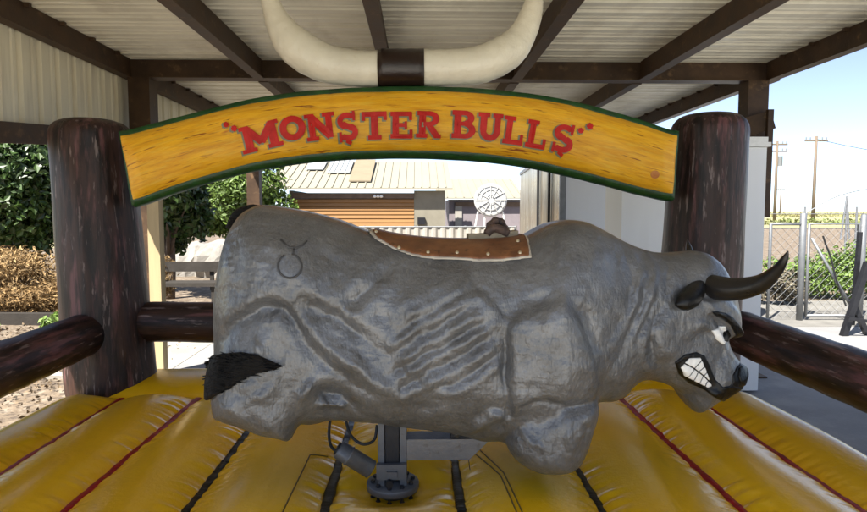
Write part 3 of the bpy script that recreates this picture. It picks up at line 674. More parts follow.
def surf_nets(Fv, org, h):
    nx_, ny_, nz_ = Fv.shape; ins = Fv < 0
    cnt = np.zeros((nx_-1, ny_-1, nz_-1), np.float32); acc = np.zeros((nx_-1, ny_-1, nz_-1, 3), np.float32)
    cr = [(0,0,0),(1,0,0),(0,1,0),(1,1,0),(0,0,1),(1,0,1),(0,1,1),(1,1,1)]
    sl_ = lambda c: tuple(slice(c[q], c[q] + s - 1) for q, s in enumerate(Fv.shape))
    for a in cr:
        for ax in range(3):
            if a[ax]: continue
            b = list(a); b[ax] = 1
            fa = Fv[sl_(a)]; fb = Fv[sl_(b)]; m = (fa < 0) != (fb < 0)
            idx = np.nonzero(m); t = fa[idx] / (fa[idx] - fb[idx])
            pt = np.tile(np.array(a, np.float32), (len(t), 1)); pt[:, ax] += t
            acc[idx] += pt; cnt[idx] += 1
    act = np.nonzero(cnt > 0); vid = -np.ones(cnt.shape, np.int64); vid[act] = np.arange(len(act[0]))
    V = (np.stack(act, 1) + acc[act] / cnt[act][:, None]) * h + np.array(org)
    Q = []
    for ax in range(3):
        s0 = [slice(1, -1)] * 3; s0[ax] = slice(0, -1); s1 = [slice(1, -1)] * 3; s1[ax] = slice(1, None)
        A = ins[tuple(s0)]; B_ = ins[tuple(s1)]; u, v = [q for q in range(3) if q != ax]
        for flip, m in ((False, A & ~B_), (True, ~A & B_)):
            I = np.array(np.nonzero(m)); 
            if I.shape[1] == 0: continue
            I[u] += 1; I[v] += 1; c = []
            for du, dv in ((0,0),(1,0),(1,1),(0,1)):
                J = I.copy(); J[u] -= du; J[v] -= dv; c.append(vid[tuple(J)])
            q = np.stack(c, 1)
            if flip != (ax == 1): q = q[:, ::-1]
            Q.append(q)
    return V, np.concatenate(Q)
def smooth(V, Q, it=2, lam=.5):
    e = np.concatenate([Q[:, [0, 1]], Q[:, [1, 2]], Q[:, [2, 3]], Q[:, [3, 0]]])
    for _ in range(it):
        s = np.zeros_like(V); c = np.zeros(len(V))
        for q in range(3): s[:, q] = np.bincount(e[:, 0], V[e[:, 1], q], len(V)) + np.bincount(e[:, 1], V[e[:, 0], q], len(V))
        c = np.bincount(e[:, 0], minlength=len(V)) + np.bincount(e[:, 1], minlength=len(V))
        V = V + lam * (s / c[:, None] - V)
    return V
H = .0051
gx = np.arange(-.93, 1.42, H); gz = np.arange(.56, 1.64, H); gy = np.arange(BY - .46, BY + .46 + H, H)
GX, GZ = np.meshgrid(gx, gz, indexing='ij')
Fv = body_F(GX, GZ, gy).astype(np.float32)
V, Q = surf_nets(Fv, (gx[0], gy[0], gz[0]), H); V = smooth(V, Q, 2, .45)
body = mesh_obj('body', V, Q, M['bull'], bull, True)
del Fv
# near surface of the body, for laying parts on it
def near_y(x, z):
    x = np.atleast_2d(np.asarray(x, float)); z = np.atleast_2d(np.asarray(z, float))
    w, k = w_k(x, z); b = poly_sdf(x, z, OW) + k
    y = BY - (w - k + np.sqrt(np.maximum(k ** 2 - np.maximum(b, 0) ** 2, 1e-6)))
    for LW, c0, hw, kk in LEGS:
        lb = poly_sdf(x, z, LW) + kk
        yl = BY - (c0 + hw - kk + np.sqrt(np.maximum(kk ** 2 - np.maximum(lb, 0) ** 2, 1e-9)))
        y = np.where(lb < kk, np.minimum(y, yl + leg_rel(x, z)), y)
    return y
def on_body(px, py, n=6):
    Yn = BY - (.2 if n > 3 else .27)
    for _ in range(n):
        P = PY(px, py, Yn); Yn = .4 * Yn + .6 * float(near_y(P[0], P[2])[0, 0])
    return PY(px, py, Yn)
def shell(name, poly_px, t0, t1, mat_, parent, h=.004, rnd=.006, both=False, cuts=(), cw=.0016, world=False, sink=.004):
    """a part that follows the body's skin, from sink below to t1 above, inside an outline"""
    pw = np.array([on_body(*p)[[0, 2]] for p in poly_px]) if not world else np.array(poly_px)
    lo = pw.min(0) - .03; hi = pw.max(0) + .03
    cx = [np.array([on_body(*p)[[0, 2]] for p in c]) for c in cuts]
    x = np.arange(lo[0], hi[0], h); z = np.arange(lo[1], hi[1], h)
    X_, Z_ = np.meshgrid(x, z, indexing='ij')
    if both: y = np.arange(BY - .45, BY + .45 + h, h)
    else:
        ny_ = near_y(X_, Z_); d_ = poly_sdf(X_, Z_, pw); inn = ny_[d_ < h * 2]
        y = np.arange(max(inn.min() - t1 - .02, BY - .5), min(inn.max() + sink + .02, BY - .02), h)
    Fb = body_F(X_, Z_, y)
    d2 = poly_sdf(X_, Z_, pw)[:, None, :]
    a = np.maximum(Fb - t1, -(Fb + sink)) + rnd; b = d2 + rnd
    Fs = np.minimum(np.maximum(a, b), 0) + np.sqrt(np.maximum(a, 0) ** 2 + np.maximum(b, 0) ** 2) - rnd + 0 * y[None, :, None]
    for c in cx: Fs = np.maximum(Fs, cw - line_d(X_, Z_, c)[:, None, :])
    V, Q = surf_nets(Fs, (x[0], y[0], z[0]), h)
    return mesh_obj(name, smooth(V, Q, 1, .5), Q, mat_, parent, True)
def c1(pts): return [(630 + x / 2.56, 230 + y / 2.56) for x, y in pts]
# mouth
lip = shell('mouth', c1([(114,338),(140,318),(170,312),(192,322),(206,352),(218,382),(238,402),(262,398),(292,404),(284,418),(262,432),(240,441),(214,428),(190,410),(150,392),(122,368)]), 0, .007, M['black'], bull, .003, .005)
shell('teeth', c1([(127,351),(150,327),(178,326),(192,356),(207,398),(196,402),(164,386),(136,372)]), 0, .012, M['white'], lip, .0022, .003,
      cuts=[c1([(137,340),(160,352),(186,372),(206,392)]), c1([(143,376),(165,350),(186,326)]), c1([(155,388),(172,362),(196,342)]), c1([(172,394),(184,374),(200,358)]), c1([(188,402),(194,388),(208,376)])], cw=.0022)
shell('eye', c1([(208,257),(226,247),(244,246),(249,264),(247,284),(236,293),(220,280)]), 0, .008, M['white'], bull, .0024, .005)
shell('pupil', c1([(239,258),(250,256),(256,270),(250,286),(240,284),(236,270)]), 0, .011, M['black'], bull, .0024, .004)
shell('eye_brow', c1([(208,210),(224,208),(244,212),(264,224),(280,242),(291,264),(292,284),(280,286),(268,280),(266,262),(256,244),(238,230),(218,220)]), 0, .012, M['black'], bull, .003, .008)
shell('nostril', c1([(277,352),(284,344),(296,346),(305,366),(304,388),(292,400),(280,392),(275,372)]), 0, .010, M['black'], bull, .003, .007)
shell('muzzle', c1([(262,372),(272,352),(282,340),(300,348),(306,372),(302,398),(285,412),(262,424),(246,436),(238,426),(250,404),(262,392)]), 0, .004, M['black'], bull, .003, .004)
# tail tuft swept over the near hip, and the dark root of the tail on the rump
tl = shell('tail', [(206,362),(212,355),(224,351.5),(242,351),(258,354),(272,360),(285,366),(272,370),(258,373),(244,379),(232,387),(220,393),(211,394),(207,380)], 0, .022, M['hair'], bull, .0042, .016)
m = MB(); q = np.random.default_rng(3)
tuft = [(206,362),(212,355),(224,351.5),(242,351),(258,354),(272,360),(285,366),(272,370),(258,373),(244,379),(232,387),(220,393),(211,394),(207,380)]
ta = np.array(tuft, float); k = 0
while k < 600:
    hx, hy = q.uniform(206, 284), q.uniform(350, 395)
    if poly_sdf(np.array([[hx]]), np.array([[hy]]), ta)[0, 0] > -1.0: continue
    k += 1
    P0 = on_body(hx, hy, 2); P0[1] -= .025
    dx = q.uniform(.02, .045) * (1 if q.uniform() < (.2 if hx > 232 else .6) else -1) * (1 if hx > 226 else .35); sl_ = np.interp(hx, [206, 285], [-.75, -.15]) + q.normal() * .13
    P1 = P0 + np.array([dx * .5, -.008 + q.normal() * .004, -abs(dx) * .5 * -sl_ * -1]); sp = (hy - 366) / (292 - hx) * .55 + q.normal() * .10; P1 = P0 + np.array([dx * .5, -.006, dx * .5 * sp]); P2 = P0 + np.array([dx, -.002 + q.normal() * .004, dx * sp])
    m.tube([P0, P1, P2], [.0028, .0022, .0004], 4)
m.build('tail_hair', M['hair'], tl, True)
m = MB(); tp = spline([(-.56, BY, 1.588), (-.63, BY, 1.600), (-.69, BY, 1.582), (-.72, BY, 1.53)], 8)
m.tube(tp, np.interp(np.arange(len(tp)), [0, 8, len(tp) - 1], [.012, .026, .02]), 12).build('tail_root', M['hair'], tl, True)
# horns and ears
def bull_horn(sgn):
    q = [(1.055, .08, 1.330, .044), (1.09, .13, 1.318, .047), (1.14, .20, 1.318, .042), (1.19, .27, 1.343, .033), (1.215, .33, 1.393, .021), (1.222, .368, 1.44, .012), (1.223, .384, 1.468, .002)]
    s = spline([(x, BY + sgn * y, z, r) for x, y, z, r in q], 8)
    return MB().tube(s[:, :3], s[:, 3], 24).build('horn', M['horn'], bull, True)
def bull_ear(sgn):
    q = [(1.05, .13, 1.335, .020), (1.01, .175, 1.305, .036), (.97, .215, 1.285, .038), (.935, .24, 1.275, .028), (.91, .25, 1.270, .006)]
    s = spline([(x, BY + sgn * y, z, r) for x, y, z, r in q], 6)
    m = MB().tube(s[:, :3], s[:, 3], 16)
    return m.build('ear', M['black'], bull, True)
for s in (-1, 1): bull_horn(s); bull_ear(s)
# brand mark on the hip
m = MB()
def brand(pts, r=.0035):
    P = np.array([on_body(*p) for p in pts]); P[:, 1] -= .002; m.tube(P, r, 6)
brand([(290 + 12 * math.cos(a), 266 + 12 * math.sin(a)) for a in np.linspace(-math.pi * .45, math.pi * 1.35, 26)])
brand([(281, 239.5), (285, 244), (290, 247.5), (297, 248), (303, 245), (307, 241)]); brand([(294, 248), (293.5, 254)], .003)
m.build('brand_mark', mat('brand_mark', (.05, .048, .048), .5), bull, True)

# ------------------------------------------------------------------ saddle
SX = thing('saddle', 'brown leather riding pad with brass studs and a dark hand grip across the bull back', 'saddle', (.1, BY, 1.5))
sad_px = [(368,226),(378,237),(394,247),(412,253.5),(430,256.5),(455,257),(480,259),(505,258.5),(529.5,255.5),(528,247),(524,233)]
def off_poly(pp, grow):
    pw = np.array([on_body(*p)[[0, 2]] for p in pp]); return pw
pw = np.array([on_body(*p)[[0, 2]] for p in sad_px])
top_l, top_r = pw[0] + np.array([-.02, .0]), pw[-1] + np.array([.0, 0])
poly = np.concatenate([pw, [[top_r[0], 1.72], [top_l[0], 1.72]]])
grow = pw.copy(); c = grow.mean(0)
pg = pw.copy(); pg[:, 1] -= .008; pg[0, 0] -= .010; pg[1, 0] -= .007; pg[-1, 0] += .006; pg[-2, 0] += .006; pg[-3, 0] += .006
poly2 = np.concatenate([pg, [[pg[-1, 0], 1.72], [pg[0, 0] - .02, 1.72]]])
shell('pad', poly, 0, .016, M['leather'], SX, .0065, .008, both=True, world=True)
shell('trim', poly2, 0, .0095, M['leather_trim'], SX, .0065, .004, both=True, world=True)
for (x, y) in ((376, 231.5), (399, 247.5), (428, 252), (457, 252.5), (488, 254), (520, 252.5), (518, 241)):
    P = on_body(x, y); dv = ray(x, y); dv = dv / np.linalg.norm(dv)
    for _ in range(60):
        if float(body_F(np.array([[P[0]]]), np.array([[P[2]]]), np.array([P[1]]))[0, 0, 0]) > .0168: break
        P = P - dv * .0015
    o = MB().lathe((0, 0, 0), [(.0, .004), (.004, .0038), (.0066, .002), (.007, -.004)][::-1], 12).build('stud', M['brass'], SX, True)
    o.rotation_euler = (R(62), 0, 0); o.location = Vector((P[0], P[1], P[2])) - SX.location
    # mesh was built at the origin less the parent's place; bring it back
    o.data.transform(Matrix.Translation(SX.location))
# hand grip: a strap plate and a knotted dark grip
gxp = PY(497, 234, BY)
zs = lambda x: float(np.interp(x, OWT[:, 0], OWT[:, 1]))
OWT = np.array([PY(a, b, BY)[[0, 2]] for a, b in OUT[5:16]])
q = [(gxp[0] + d, BY - .045, zs(gxp[0] + d) + .020) for d in (-.115, -.07, -.02, .03, .075)]
m = MB(); m.tube(spline(q, 6), .012, 10); m.tube([(a, b + .09, c) for a, b, c in spline(q, 6)], .012, 10)
MB().add([(q[k][0], BY + e, q[k][2] + .012) for k in range(5) for e in (-.055, .055)] + [(q[k][0], BY + e, q[k][2] - .008) for k in range(5) for e in (-.055, .055)],
    [(2*k, 2*k+2, 2*k+3, 2*k+1) for k in range(4)] + [(10+2*k+1, 10+2*k+3, 10+2*k+2, 10+2*k) for k in range(4)] + [(2*k+1, 2*k+3, 13+2*k, 11+2*k) for k in range(4)] + [(2*k, 10+2*k, 12+2*k, 2*k+2) for k in range(4)] + [(0, 1, 11, 10), (8, 18, 19, 9)]).build('strap', mat('strap', (.30, .25, .17), .7, scale=20), SX)
zg = zs(gxp[0]) + .03
m = MB(); gp = spline([(gxp[0] - .04, BY - .035, zg - .005), (gxp[0] - .032, BY - .03, zg + .025), (gxp[0] - .012, BY - .02, zg + .045), (gxp[0] + .012, BY - .01, zg + .042), (gxp[0] + .028, BY, zg + .018), (gxp[0] + .03, BY, zg - .01)], 6)
m.tube(gp, .015 + .0025 * np.sin(np.arange(len(gp)) * 1.1), 12)
m.build('hand_grip', M['grip'], SX, True)
MB().tube(spline([(gxp[0] - .045, BY - .05, zg), (gxp[0] - .02, BY - .055, zg + .02), (gxp[0] + .01, BY - .05, zg + .012), (gxp[0] + .035, BY - .045, zg - .002)], 6), .017, 10).build('grip_knot', M['grip'], SX, True)

# ------------------------------------------------------------------ machine under the bull
mt = thing('bull_machine', 'grey steel column with round bolted flange, side arm and motor under the bull', 'machine', (-.1, BY, 0))
cx = -.102
MB().lathe((cx, BY, .50), [(.045, -.1), (.045, .0), (.102, .0), (.104, .004), (.104, .024), (.102, .028), (.055, .028), (.05, .036)], 40).build('flange', M['grey_paint'], mt, True)
o = MB().lathe((cx, BY, .03), [(.12, 0), (.12, .02), (.06, .02), (.06, .40)], 28).build('pedestal', M['dark_metal'], mt)
for k in range(10):
    a = 2 * math.pi * (k + .3) / 10
    MB().lathe((cx + .08 * math.cos(a), BY + .08 * math.sin(a), .455), [(.010, 0), (.010, .02), (.006, .02), (.006, .074), (.009, .074), (.009, .084)], 6).build('bolt', M['dark_metal'], mt)
m = MB()
m.box((cx - .055, BY - .05, .53), (cx - .030, BY + .06, .84)); m.box((cx + .030, BY - .05, .53), (cx + .056, BY + .06, .84)); m.box((cx - .0298, BY + .0, .53), (cx + .0298, BY + .058, .84))
m.build('column', M['grey_paint'], mt)
MB().box((cx - .026, BY - .045, .61), (cx + .026, BY - .003, .84)).build('slot_block', M['dark_metal'], mt)  # dark block filling the slot of the column
MB().box((cx - .060, BY - .075, .565), (cx + .056, BY - .052, .625)).box((cx - .02, BY - .085, .575), (cx + .02, BY - .0752, .60)).build('clamp', M['grey_paint'], mt)
MB().tube([(cx - .01, BY - .095, .555), (cx - .01, BY - .04, .555)], .015, 12).build('pivot_pin', M['dark_metal'], mt)
a0 = (cx + .058, BY - .02, .715); 
V = []
x0, x1, x2, yz = cx + .057, cx + .37, cx + .30, (BY - .05, BY + .04)
for y in yz: V += [(x0, y, .632), (x2, y, .632), (x1, y, .700), (x1, y, .715), (x0, y, .715)]
MB().add(V, [(0,1,2,3,4), (9,8,7,6,5), (0,5,6,1), (1,6,7,2), (2,7,8,3), (3,8,9,4), (4,9,5,0)]).build('arm', M['metal'], mt)
MB().box((cx + .23, BY - .04, .717), (cx + .37, BY + .03, .80)).build('bearing_block', M['dark_metal'], mt)
for dx in (.25, .31):
    MB().tube([(cx + dx, BY - .062, .738), (cx + dx, BY - .03, .738)], .013, 10).build('bolt', M['metal'], mt, True)
ma, mb = PY(338, 449, BY - .06), PY(372, 470, BY - .06)
dd = mb - ma
MB().tube([ma + dd * t for t in (0, .03, .30, .31, .34, .35, .97, 1)], [.030, .036, .036, .039, .039, .036, .036, .03], 24).build('motor', M['grey_paint'], mt, True)
MB().tube([ma - dd * .04, ma + dd * .01], [.024, .026], 20).build('motor_cap', M['rubber'], mt, True)
def cable(px, r=.006, Yc=BY - .02):
    s = spline([PY(x, y, Yc + dy) for x, y, dy in px], 10); MB().tube(s, r, 8).build('cable', M['rubber'], mt, True)
cable([(331, 415, .03), (329, 432, 0), (331, 446, -.03), (338, 452, -.06)]); cable([(345, 415, .03), (350, 434, 0), (362, 444, -.02), (374, 440, 0), (377, 425, .02)]); cable([(466, 440, 0), (468, 455, -.02), (470, 470, -.02)], .0015)

# ------------------------------------------------------------------ foliage
def leaves(blobs, n, size, asp=.55, seed=1, droop=.3, flat=.0):
    r = np.random.default_rng(seed); w = np.array([b[3] * b[4] * b[5] for b in blobs]) ** .67; w /= w.sum()
    k = r.choice(len(blobs), n, p=w); B_ = np.array(blobs)[k]
    d = r.normal(size=(n, 3)); d /= np.linalg.norm(d, axis=1)[:, None]
    rad = r.uniform(.25, 1, n) ** .45 * (1 + .10 * r.normal(size=n))
    c = B_[:, :3] + d * rad[:, None] * B_[:, 3:6]
    nrm = d * .8 + r.normal(size=(n, 3)) * .6 + np.array([0, 0, .5]); nrm /= np.linalg.norm(nrm, axis=1)[:, None]
    t = np.cross(nrm, r.normal(size=(n, 3))); t /= np.linalg.norm(t, axis=1)[:, None]; t[:, 2] -= droop; t /= np.linalg.norm(t, axis=1)[:, None]
    b = np.cross(nrm, t); b /= np.linalg.norm(b, axis=1)[:, None] + 1e-9
    s = size * r.uniform(.6, 1.3, n)[:, None]
    V = np.stack([c - t * s * .5, c + b * s * asp * .5 + nrm * s * .08, c + t * s * .5, c - b * s * asp * .5 + nrm * s * .08], 1).reshape(-1, 3)
    V[:, 2] = np.maximum(V[:, 2], .02)
    return V, np.arange(n * 4).reshape(n, 4)
def lumps(c, r, n, seed, sub=.45):
    q = np.random.default_rng(seed); out = [(*c, r[0] * .72, r[1] * .72, r[2] * .72)]
    for _ in range(n):
        d = q.normal(size=3); d /= np.linalg.norm(d); k = q.uniform(.55, .85)
        out.append((c[0] + d[0]*r[0]*k, c[1] + d[1]*r[1]*k, c[2] + d[2]*r[2]*k, r[0]*sub*q.uniform(.5, 1), r[1]*sub*q.uniform(.5, 1), r[2]*sub*q.uniform(.5, 1)))
    return out
def plant(name, label, cat, x, y, c_z, r, n, size, mt_, seed, trunk_r=.08, group=None, asp=.55, sub=.45, nl=12):
    t = thing(name, label, cat, (x, y, 0), group)
    V, Fc = leaves(lumps((x, y, c_z), r, nl, seed, sub), n, size, asp, seed)
    m = MB(); q = np.random.default_rng(seed)
    m.tube(spline([(x, y, 0), (x + .05, y, c_z * .4), (x - .03, y + .02, c_z * .9)], 5), np.linspace(trunk_r, trunk_r * .5, 11), 8)
    for _ in range(6):
        d = q.normal(size=3); d[2] = abs(d[2]) + .3; d /= np.linalg.norm(d)
        e = np.array((x, y, c_z * .6)) + d * np.array(r) * .7
        m.tube([(x, y, c_z * .35), (x * .5 + e[0] * .5, y * .5 + e[1] * .5, c_z * .62), e], [trunk_r * .45, trunk_r * .3, trunk_r * .12], 6)
    m.build('trunk' if cat == 'tree' else 'stem', M['bark'], t, True)
    mesh_obj('crown' if cat == 'tree' else 'foliage', V, Fc, M[mt_], t)
    return t
# left side
plant('broadleaf_tree', 'large broad leaved evergreen tree at the far left behind the golden shrub', 'tree', -7.6, 11.5, 2.15, (2.2, 1.4, 1.75), 26000, .15, 'leaf_dark', 3, .12)
plant('broadleaf_tree', 'dark broad leaved tree between the left brown post and the bull rump', 'tree', -4.55, 11.4, 2.05, (.95, 1.0, 1.25), 11000, .15, 'leaf_dark', 4, .10)
plant('leafy_tree', 'bright green sunlit tree beside the tan roofed building', 'tree', -6.2, 23, 2.5, (2.0, 1.6, 1.6), 11000, .19, 'leaf_mid', 5, .14)
plant('leafy_tree', 'yellow green sunlit tree standing far behind the bull rump', 'tree', -9.0, 26, 2.2, (1.8, 1.6, 1.9), 9000, .22, 'leaf_mid', 15, .14)
plant('golden_shrub', 'low dry golden shrub in front of the large left tree', 'shrub', -6.35, 9.6, .48, (1.45, .7, .58), 15000, .085, 'leaf_gold', 6, .03, asp=.3)
plant('golden_shrub', 'dry golden shrub half hidden behind the left brown post', 'shrub', -4.6, 10.3, .45, (.7, .6, .5), 6000, .085, 'leaf_gold', 7, .03, asp=.3)
plant('weed', 'small green weed at the foot of the golden shrub', 'plant', -4.75, 8.4, .14, (.32, .25, .17), 900, .08, 'leaf_weed', 8, .01)
plant('weed', 'low green weed at the left image edge near the timber kerb', 'plant', -5.85, 8.3, .10, (.28, .2, .12), 600, .08, 'leaf_weed', 9, .01)
plant('flowering_plant', 'small plant with orange red flowers beside the left brown post', 'plant', -4.25, 7.9, .10, (.2, .16, .12), 300, .07, 'flower', 10, .01)
tag(MB().bar((-9, 8.95, .09), (-3.9, 8.7, .09), .12, .16).build('timber_kerb', M['timber']), 'dark timber kerb lying along the bed below the golden shrub', 'kerb')
bn = thing('garden_bench', 'low dark timber bench standing under the dark tree by the path', 'bench', (-4.0, 9.9, 0))
MB().box((-4.9, 9.7, .42), (-3.1, 10.1, .48)).build('seat', M['timber'], bn)
for x in (-4.8, -3.25): MB().box((x, 9.75, 0), (x + .08, 10.05, .418)).build('leg', M['timber'], bn)
MB().box((-4.9, 10.12, .62), (-3.1, 10.16, .78)).box((-4.7, 10.16, .3), (-4.64, 10.2, .76)).box((-3.4, 10.16, .3), (-3.34, 10.2, .76)).build('backrest', M['timber'], bn)
# pale rocks beyond
q = np.random.default_rng(5)
for k, (x, y, s) in enumerate([(-4.9, 15.6, .75), (-4.1, 15.8, .6), (-5.6, 15.9, .7)]):
    bpy_m = MB().lathe((x, y, 0), [(s*.9, -.05), (s, .25*s), (s*.85, .7*s), (s*.5, 1.05*s), (.05, 1.2*s)], 18, wob=lambda a, j, z, k=k: .14 * math.sin(3*a + k + j) + .08 * math.sin(7*a + 2*j))
    o = bpy_m.build('boulder', M['stone'])
    tag(o, ['pale boulder nearest the bull rump in the sunlit yard', 'pale boulder on the right of the rock pile behind the bull rump', 'pale boulder on the left of the rock pile under the green tree'][k], 'boulder')
# ground litter on the left (uncountable)
V, Fc = leaves([(-4.6, 6.4, .03, 2.1, 2.6, .03)], 2600, .045, .6, 31)
tag(mesh_obj('leaf_litter', V, Fc, mat('leaf_litter', (.14, .10, .06), .9, island=.8)), kind='stuff')

# ------------------------------------------------------------------ buildings
def box_px(x0, x1, ytop, Y, z0=0):
    a, b = PY(x0, ytop, Y), PY(x1, ytop, Y); return a[0], b[0], (a[2] + b[2]) / 2
b1 = thing('garage_building', 'low building with orange roll up door and wide pale tan metal roof', 'building', (-1.5, 25, 0))
xa, xb, ze = box_px(289, 449, 190, 25); _, _, zr = box_px(300, 450, 163, 28.5)
xo0, xo1, zo = box_px(293, 414, 193.5, 25)
def slope_roof(name, x0, x1, y0, z0, y1, z1, mt_, par, ribs=0, th=.05):
    m = MB()
    def P(x, t, dz=0): return (x, y0 + (y1 - y0) * t, z0 + (z1 - z0) * t + dz)
    m.add([P(x0,0), P(x1,0), P(x1,1), P(x0,1), P(x0,0,th), P(x1,0,th), P(x1,1,th), P(x0,1,th)], [(0,3,2,1),(4,5,6,7),(0,1,5,4),(1,2,6,5),(2,3,7,6),(3,0,4,7)])
    if ribs:
        for x in np.arange(x0 + .1, x1 - .05, ribs): m.bar(P(x, .0, th + .02), P(x, 1, th + .02), .05, .04)
    return m.build(name, mt_, par)
MB().box((xo1, 25, 0), (xb - .15, 29, ze - .02)).box((xa, 25.0, 0), (xo0, 29, ze - .02)).box((xo0, 28.8, 0), (xo1, 29, ze - .02)).build('wall', M['pale_wall'], b1)
m = MB(); nsl = 13; zt = zo - .22
for k in range(nsl):
    z = k * zt / nsl; m.add([(xo0, 25.02, z), (xo1, 25.02, z), (xo1, 24.98, z + .03), (xo0, 24.98, z + .03), (xo1, 25.0, z + zt / nsl - .015), (xo0, 25.0, z + zt / nsl - .015)], [(0,1,2,3), (3,2,4,5)])
m.box((xo0, 25.03, 0), (xo1, 25.06, zt)).build('roll_up_door', M['orange'], b1)
MB().box((xo0, 24.9, zo - .20), (xo1, 25.02, zo + .02)).build('fascia', M['brown_trim'], b1)
rf = slope_roof('roof', xa - .9, xb + .12, 24.55, ze + .02, 28.5, zr, M['roof_tan'], b1, .32)
sx = lambda px, t: PY(px, 175, 26.5)[0]
slope_roof('roof_patch', sx(352, .5), sx(373, .5), 25.2, ze + .13 + (zr - ze) * .16, 28.3, zr + .09, M['roof_patch'], rf)
slope_roof('skylight', sx(304, .5), sx(322, .5), 26.9, ze + .16 + (zr - ze) * .58, 28.3, zr + .09, M['skylight'], rf)
slope_roof('skylight', sx(327, .5), sx(350, .5), 26.4, ze + .16 + (zr - ze) * .46, 28.3, zr + .09, M['skylight'], rf, .22)
# flood light trio under the eave and a meter box
lm = MB()
p = PY(378, 196, 24.8)
for d in (-.13, 0, .13): lm.lathe((p[0] + d, 24.8, p[2] - .05), [(.02, .1), (.06, .06), (.07, 0), (.01, -.02)][::-1], 12)
lm.build('flood_light', M['white'], b1, True)
p = PY(421.5, 221, 24.9); MB().box((p[0] - .16, 24.88, p[2] - .14), (p[0] + .14, 24.998, p[2] + .14)).build('meter_box', M['dark_metal'], b1)
b2 = thing('side_building', 'mauve grey walled outbuilding with pale sloped roof right of the garage', 'building', (2.5, 30, 0))
xa2, xb2, ze2 = box_px(449, 520, 199, 30); _, _, zr2 = box_px(449, 520, 180, 34)
MB().box((xa2, 30, 0), (xb2, 34, ze2 - .02)).build('wall', M['mauve_wall'], b2)
slope_roof('roof', xa2 - .6, xb2 + .2, 29.6, ze2, 34, zr2, M['roof_tan'], b2, .4)
MB().box((xa2 + .3, 29.9, ze2 - .35), (xb2, 29.995, ze2 - .15)).build('fascia', M['brown_trim'], b2)
p0, p1 = PY(455, 205, 29.9), PY(462, 228, 29.9); MB().box((p0[0], 29.92, 0), (p1[0], 29.99, p0[2])).build('door', M['fence_pale'], b2)
# white fan shaped disc on legs
fd = thing('round_fan', 'large round white caged fan on splayed legs in front of the pale outbuilding', 'fan', (2.2, 20, 0))
pc = PY(490.5, 200, 20.0); rf_ = 16.5 / FPX * 20
m = MB(); m.lathe((0, 0, 0), [(rf_ * .96, -.05), (rf_, -.03), (rf_, .03), (rf_ * .96, .05), (rf_*.9, .05), (rf_ * .4, .09), (.05, .10)], 40)
fv = np.concatenate(m.V); fv = np.stack([fv[:, 0] + pc[0], 20 - fv[:, 2], fv[:, 1] + pc[2]], 1)
mesh_obj('disc', fv, m.F, mat('fan_white', (.50, .50, .48), .6, scale=9), fd, True)
m = MB()
for k in range(12):
    a = 2*math.pi*k/12; m.tube([(pc[0] + .1*math.cos(a), 19.88, pc[2] + .1*math.sin(a)), (pc[0] + rf_*.93*math.cos(a), 19.93, pc[2] + rf_*.93*math.sin(a))], .014, 5)
for r_ in (.3, .6, .85): m.tube([(pc[0] + rf_*r_*math.cos(a), 19.89 + .03 * r_, pc[2] + rf_*r_*math.sin(a)) for a in np.linspace(0, 2*math.pi, 30)], .012, 5)
m.build('cage', mat('cage_grey', (.49, .49, .47), .6, scale=9), fd)
for dx in (-.5, -.2, .2, .5): MB().tube([(pc[0] + dx * .8, 20.02, pc[2] - rf_ * .7), (pc[0] + dx * 1.35, 20.1, 0)], .03, 6).build('leg', M['white'], fd)
# low pale corrugated fence behind the bull
fc = thing('low_fence', 'low pale corrugated yard fence running behind the saddle', 'fence', (0, 14, 0))
xa, xb, zt = box_px(262, 516, 227.5, 14.2); V = []
xx = np.arange(xa, xb, .05)
for k, x in enumerate(xx): V += [(x, 14.2 + (.02 if k % 4 < 2 else -.02), .03), (x, 14.2 + (.02 if k % 4 < 2 else -.02), zt)]
mesh_obj('panel', V, [(2*k, 2*k+2, 2*k+3, 2*k+1) for k in range(len(xx) - 1)], M['fence_pale'], fc)
MB().tube([(xa, 14.2, zt + .015), (xb, 14.2, zt + .015)], .015, 8).build('top_rail', M['galv'], fc)
for x in np.linspace(xa, xb, 6): MB().tube([(x, 14.27, 0), (x, 14.27, zt + .04)], .03, 8).build('post', M['galv'], fc)

# ------------------------------------------------------------------ trailer and white cabinet
A0 = np.array([PY(562, 200, 8.4)[0], 8.4]); dr = np.array([math.sin(R(4.8)), math.cos(R(4.8))]); dq = np.array([dr[1], -dr[0]])
ztop = 1.6 + .93
tr = thing('cargo_trailer', 'long polished metal cargo trailer with white end behind the right brown post', 'trailer', (A0[0], A0[1], 0))
def quadbox(o, u, w, du0, du1, dw0, dw1, z0, z1):
    P = [o + u * a + w * b for a, b in ((du0, dw0), (du0, dw1), (du1, dw1), (du1, dw0))]
    return [(p[0], p[1], z) for z in (z0, z1) for p in P]
BF = [(0,3,2,1),(4,5,6,7),(0,1,5,4),(1,2,6,5),(2,3,7,6),(3,0,4,7)]
def qb(name, mt_, par, *a): return MB().add(quadbox(*a), BF).build(name, mt_, par)
LT = 7.0
bd = qb('body', M['white_panel'], tr, A0, dr, dq, 0, LT, .004, 2.5, .55, ztop)
m = MB()
for k in range(9): m.add(quadbox(A0, dr, dq, .02 + k * LT / 9, (k + 1) * LT / 9 - .02, -.012, 0, .58, ztop - .06), BF)
m.build('side_panel', M['polished'], tr)
qb('top_rail', M['galv'], tr, A0, dr, dq, -.02, LT, -.03, .06, ztop - .055, ztop + .02)
qb('corner_post', M['galv'], tr, A0, dr, dq, -.02, .06, -.032, .05, .5, ztop - .06)
for t in (1.05, 2.6): qb('lock_rod', M['dark_metal'], tr, A0, dr, dq, t, t + .05, -.06, -.02, .6, ztop + .02)
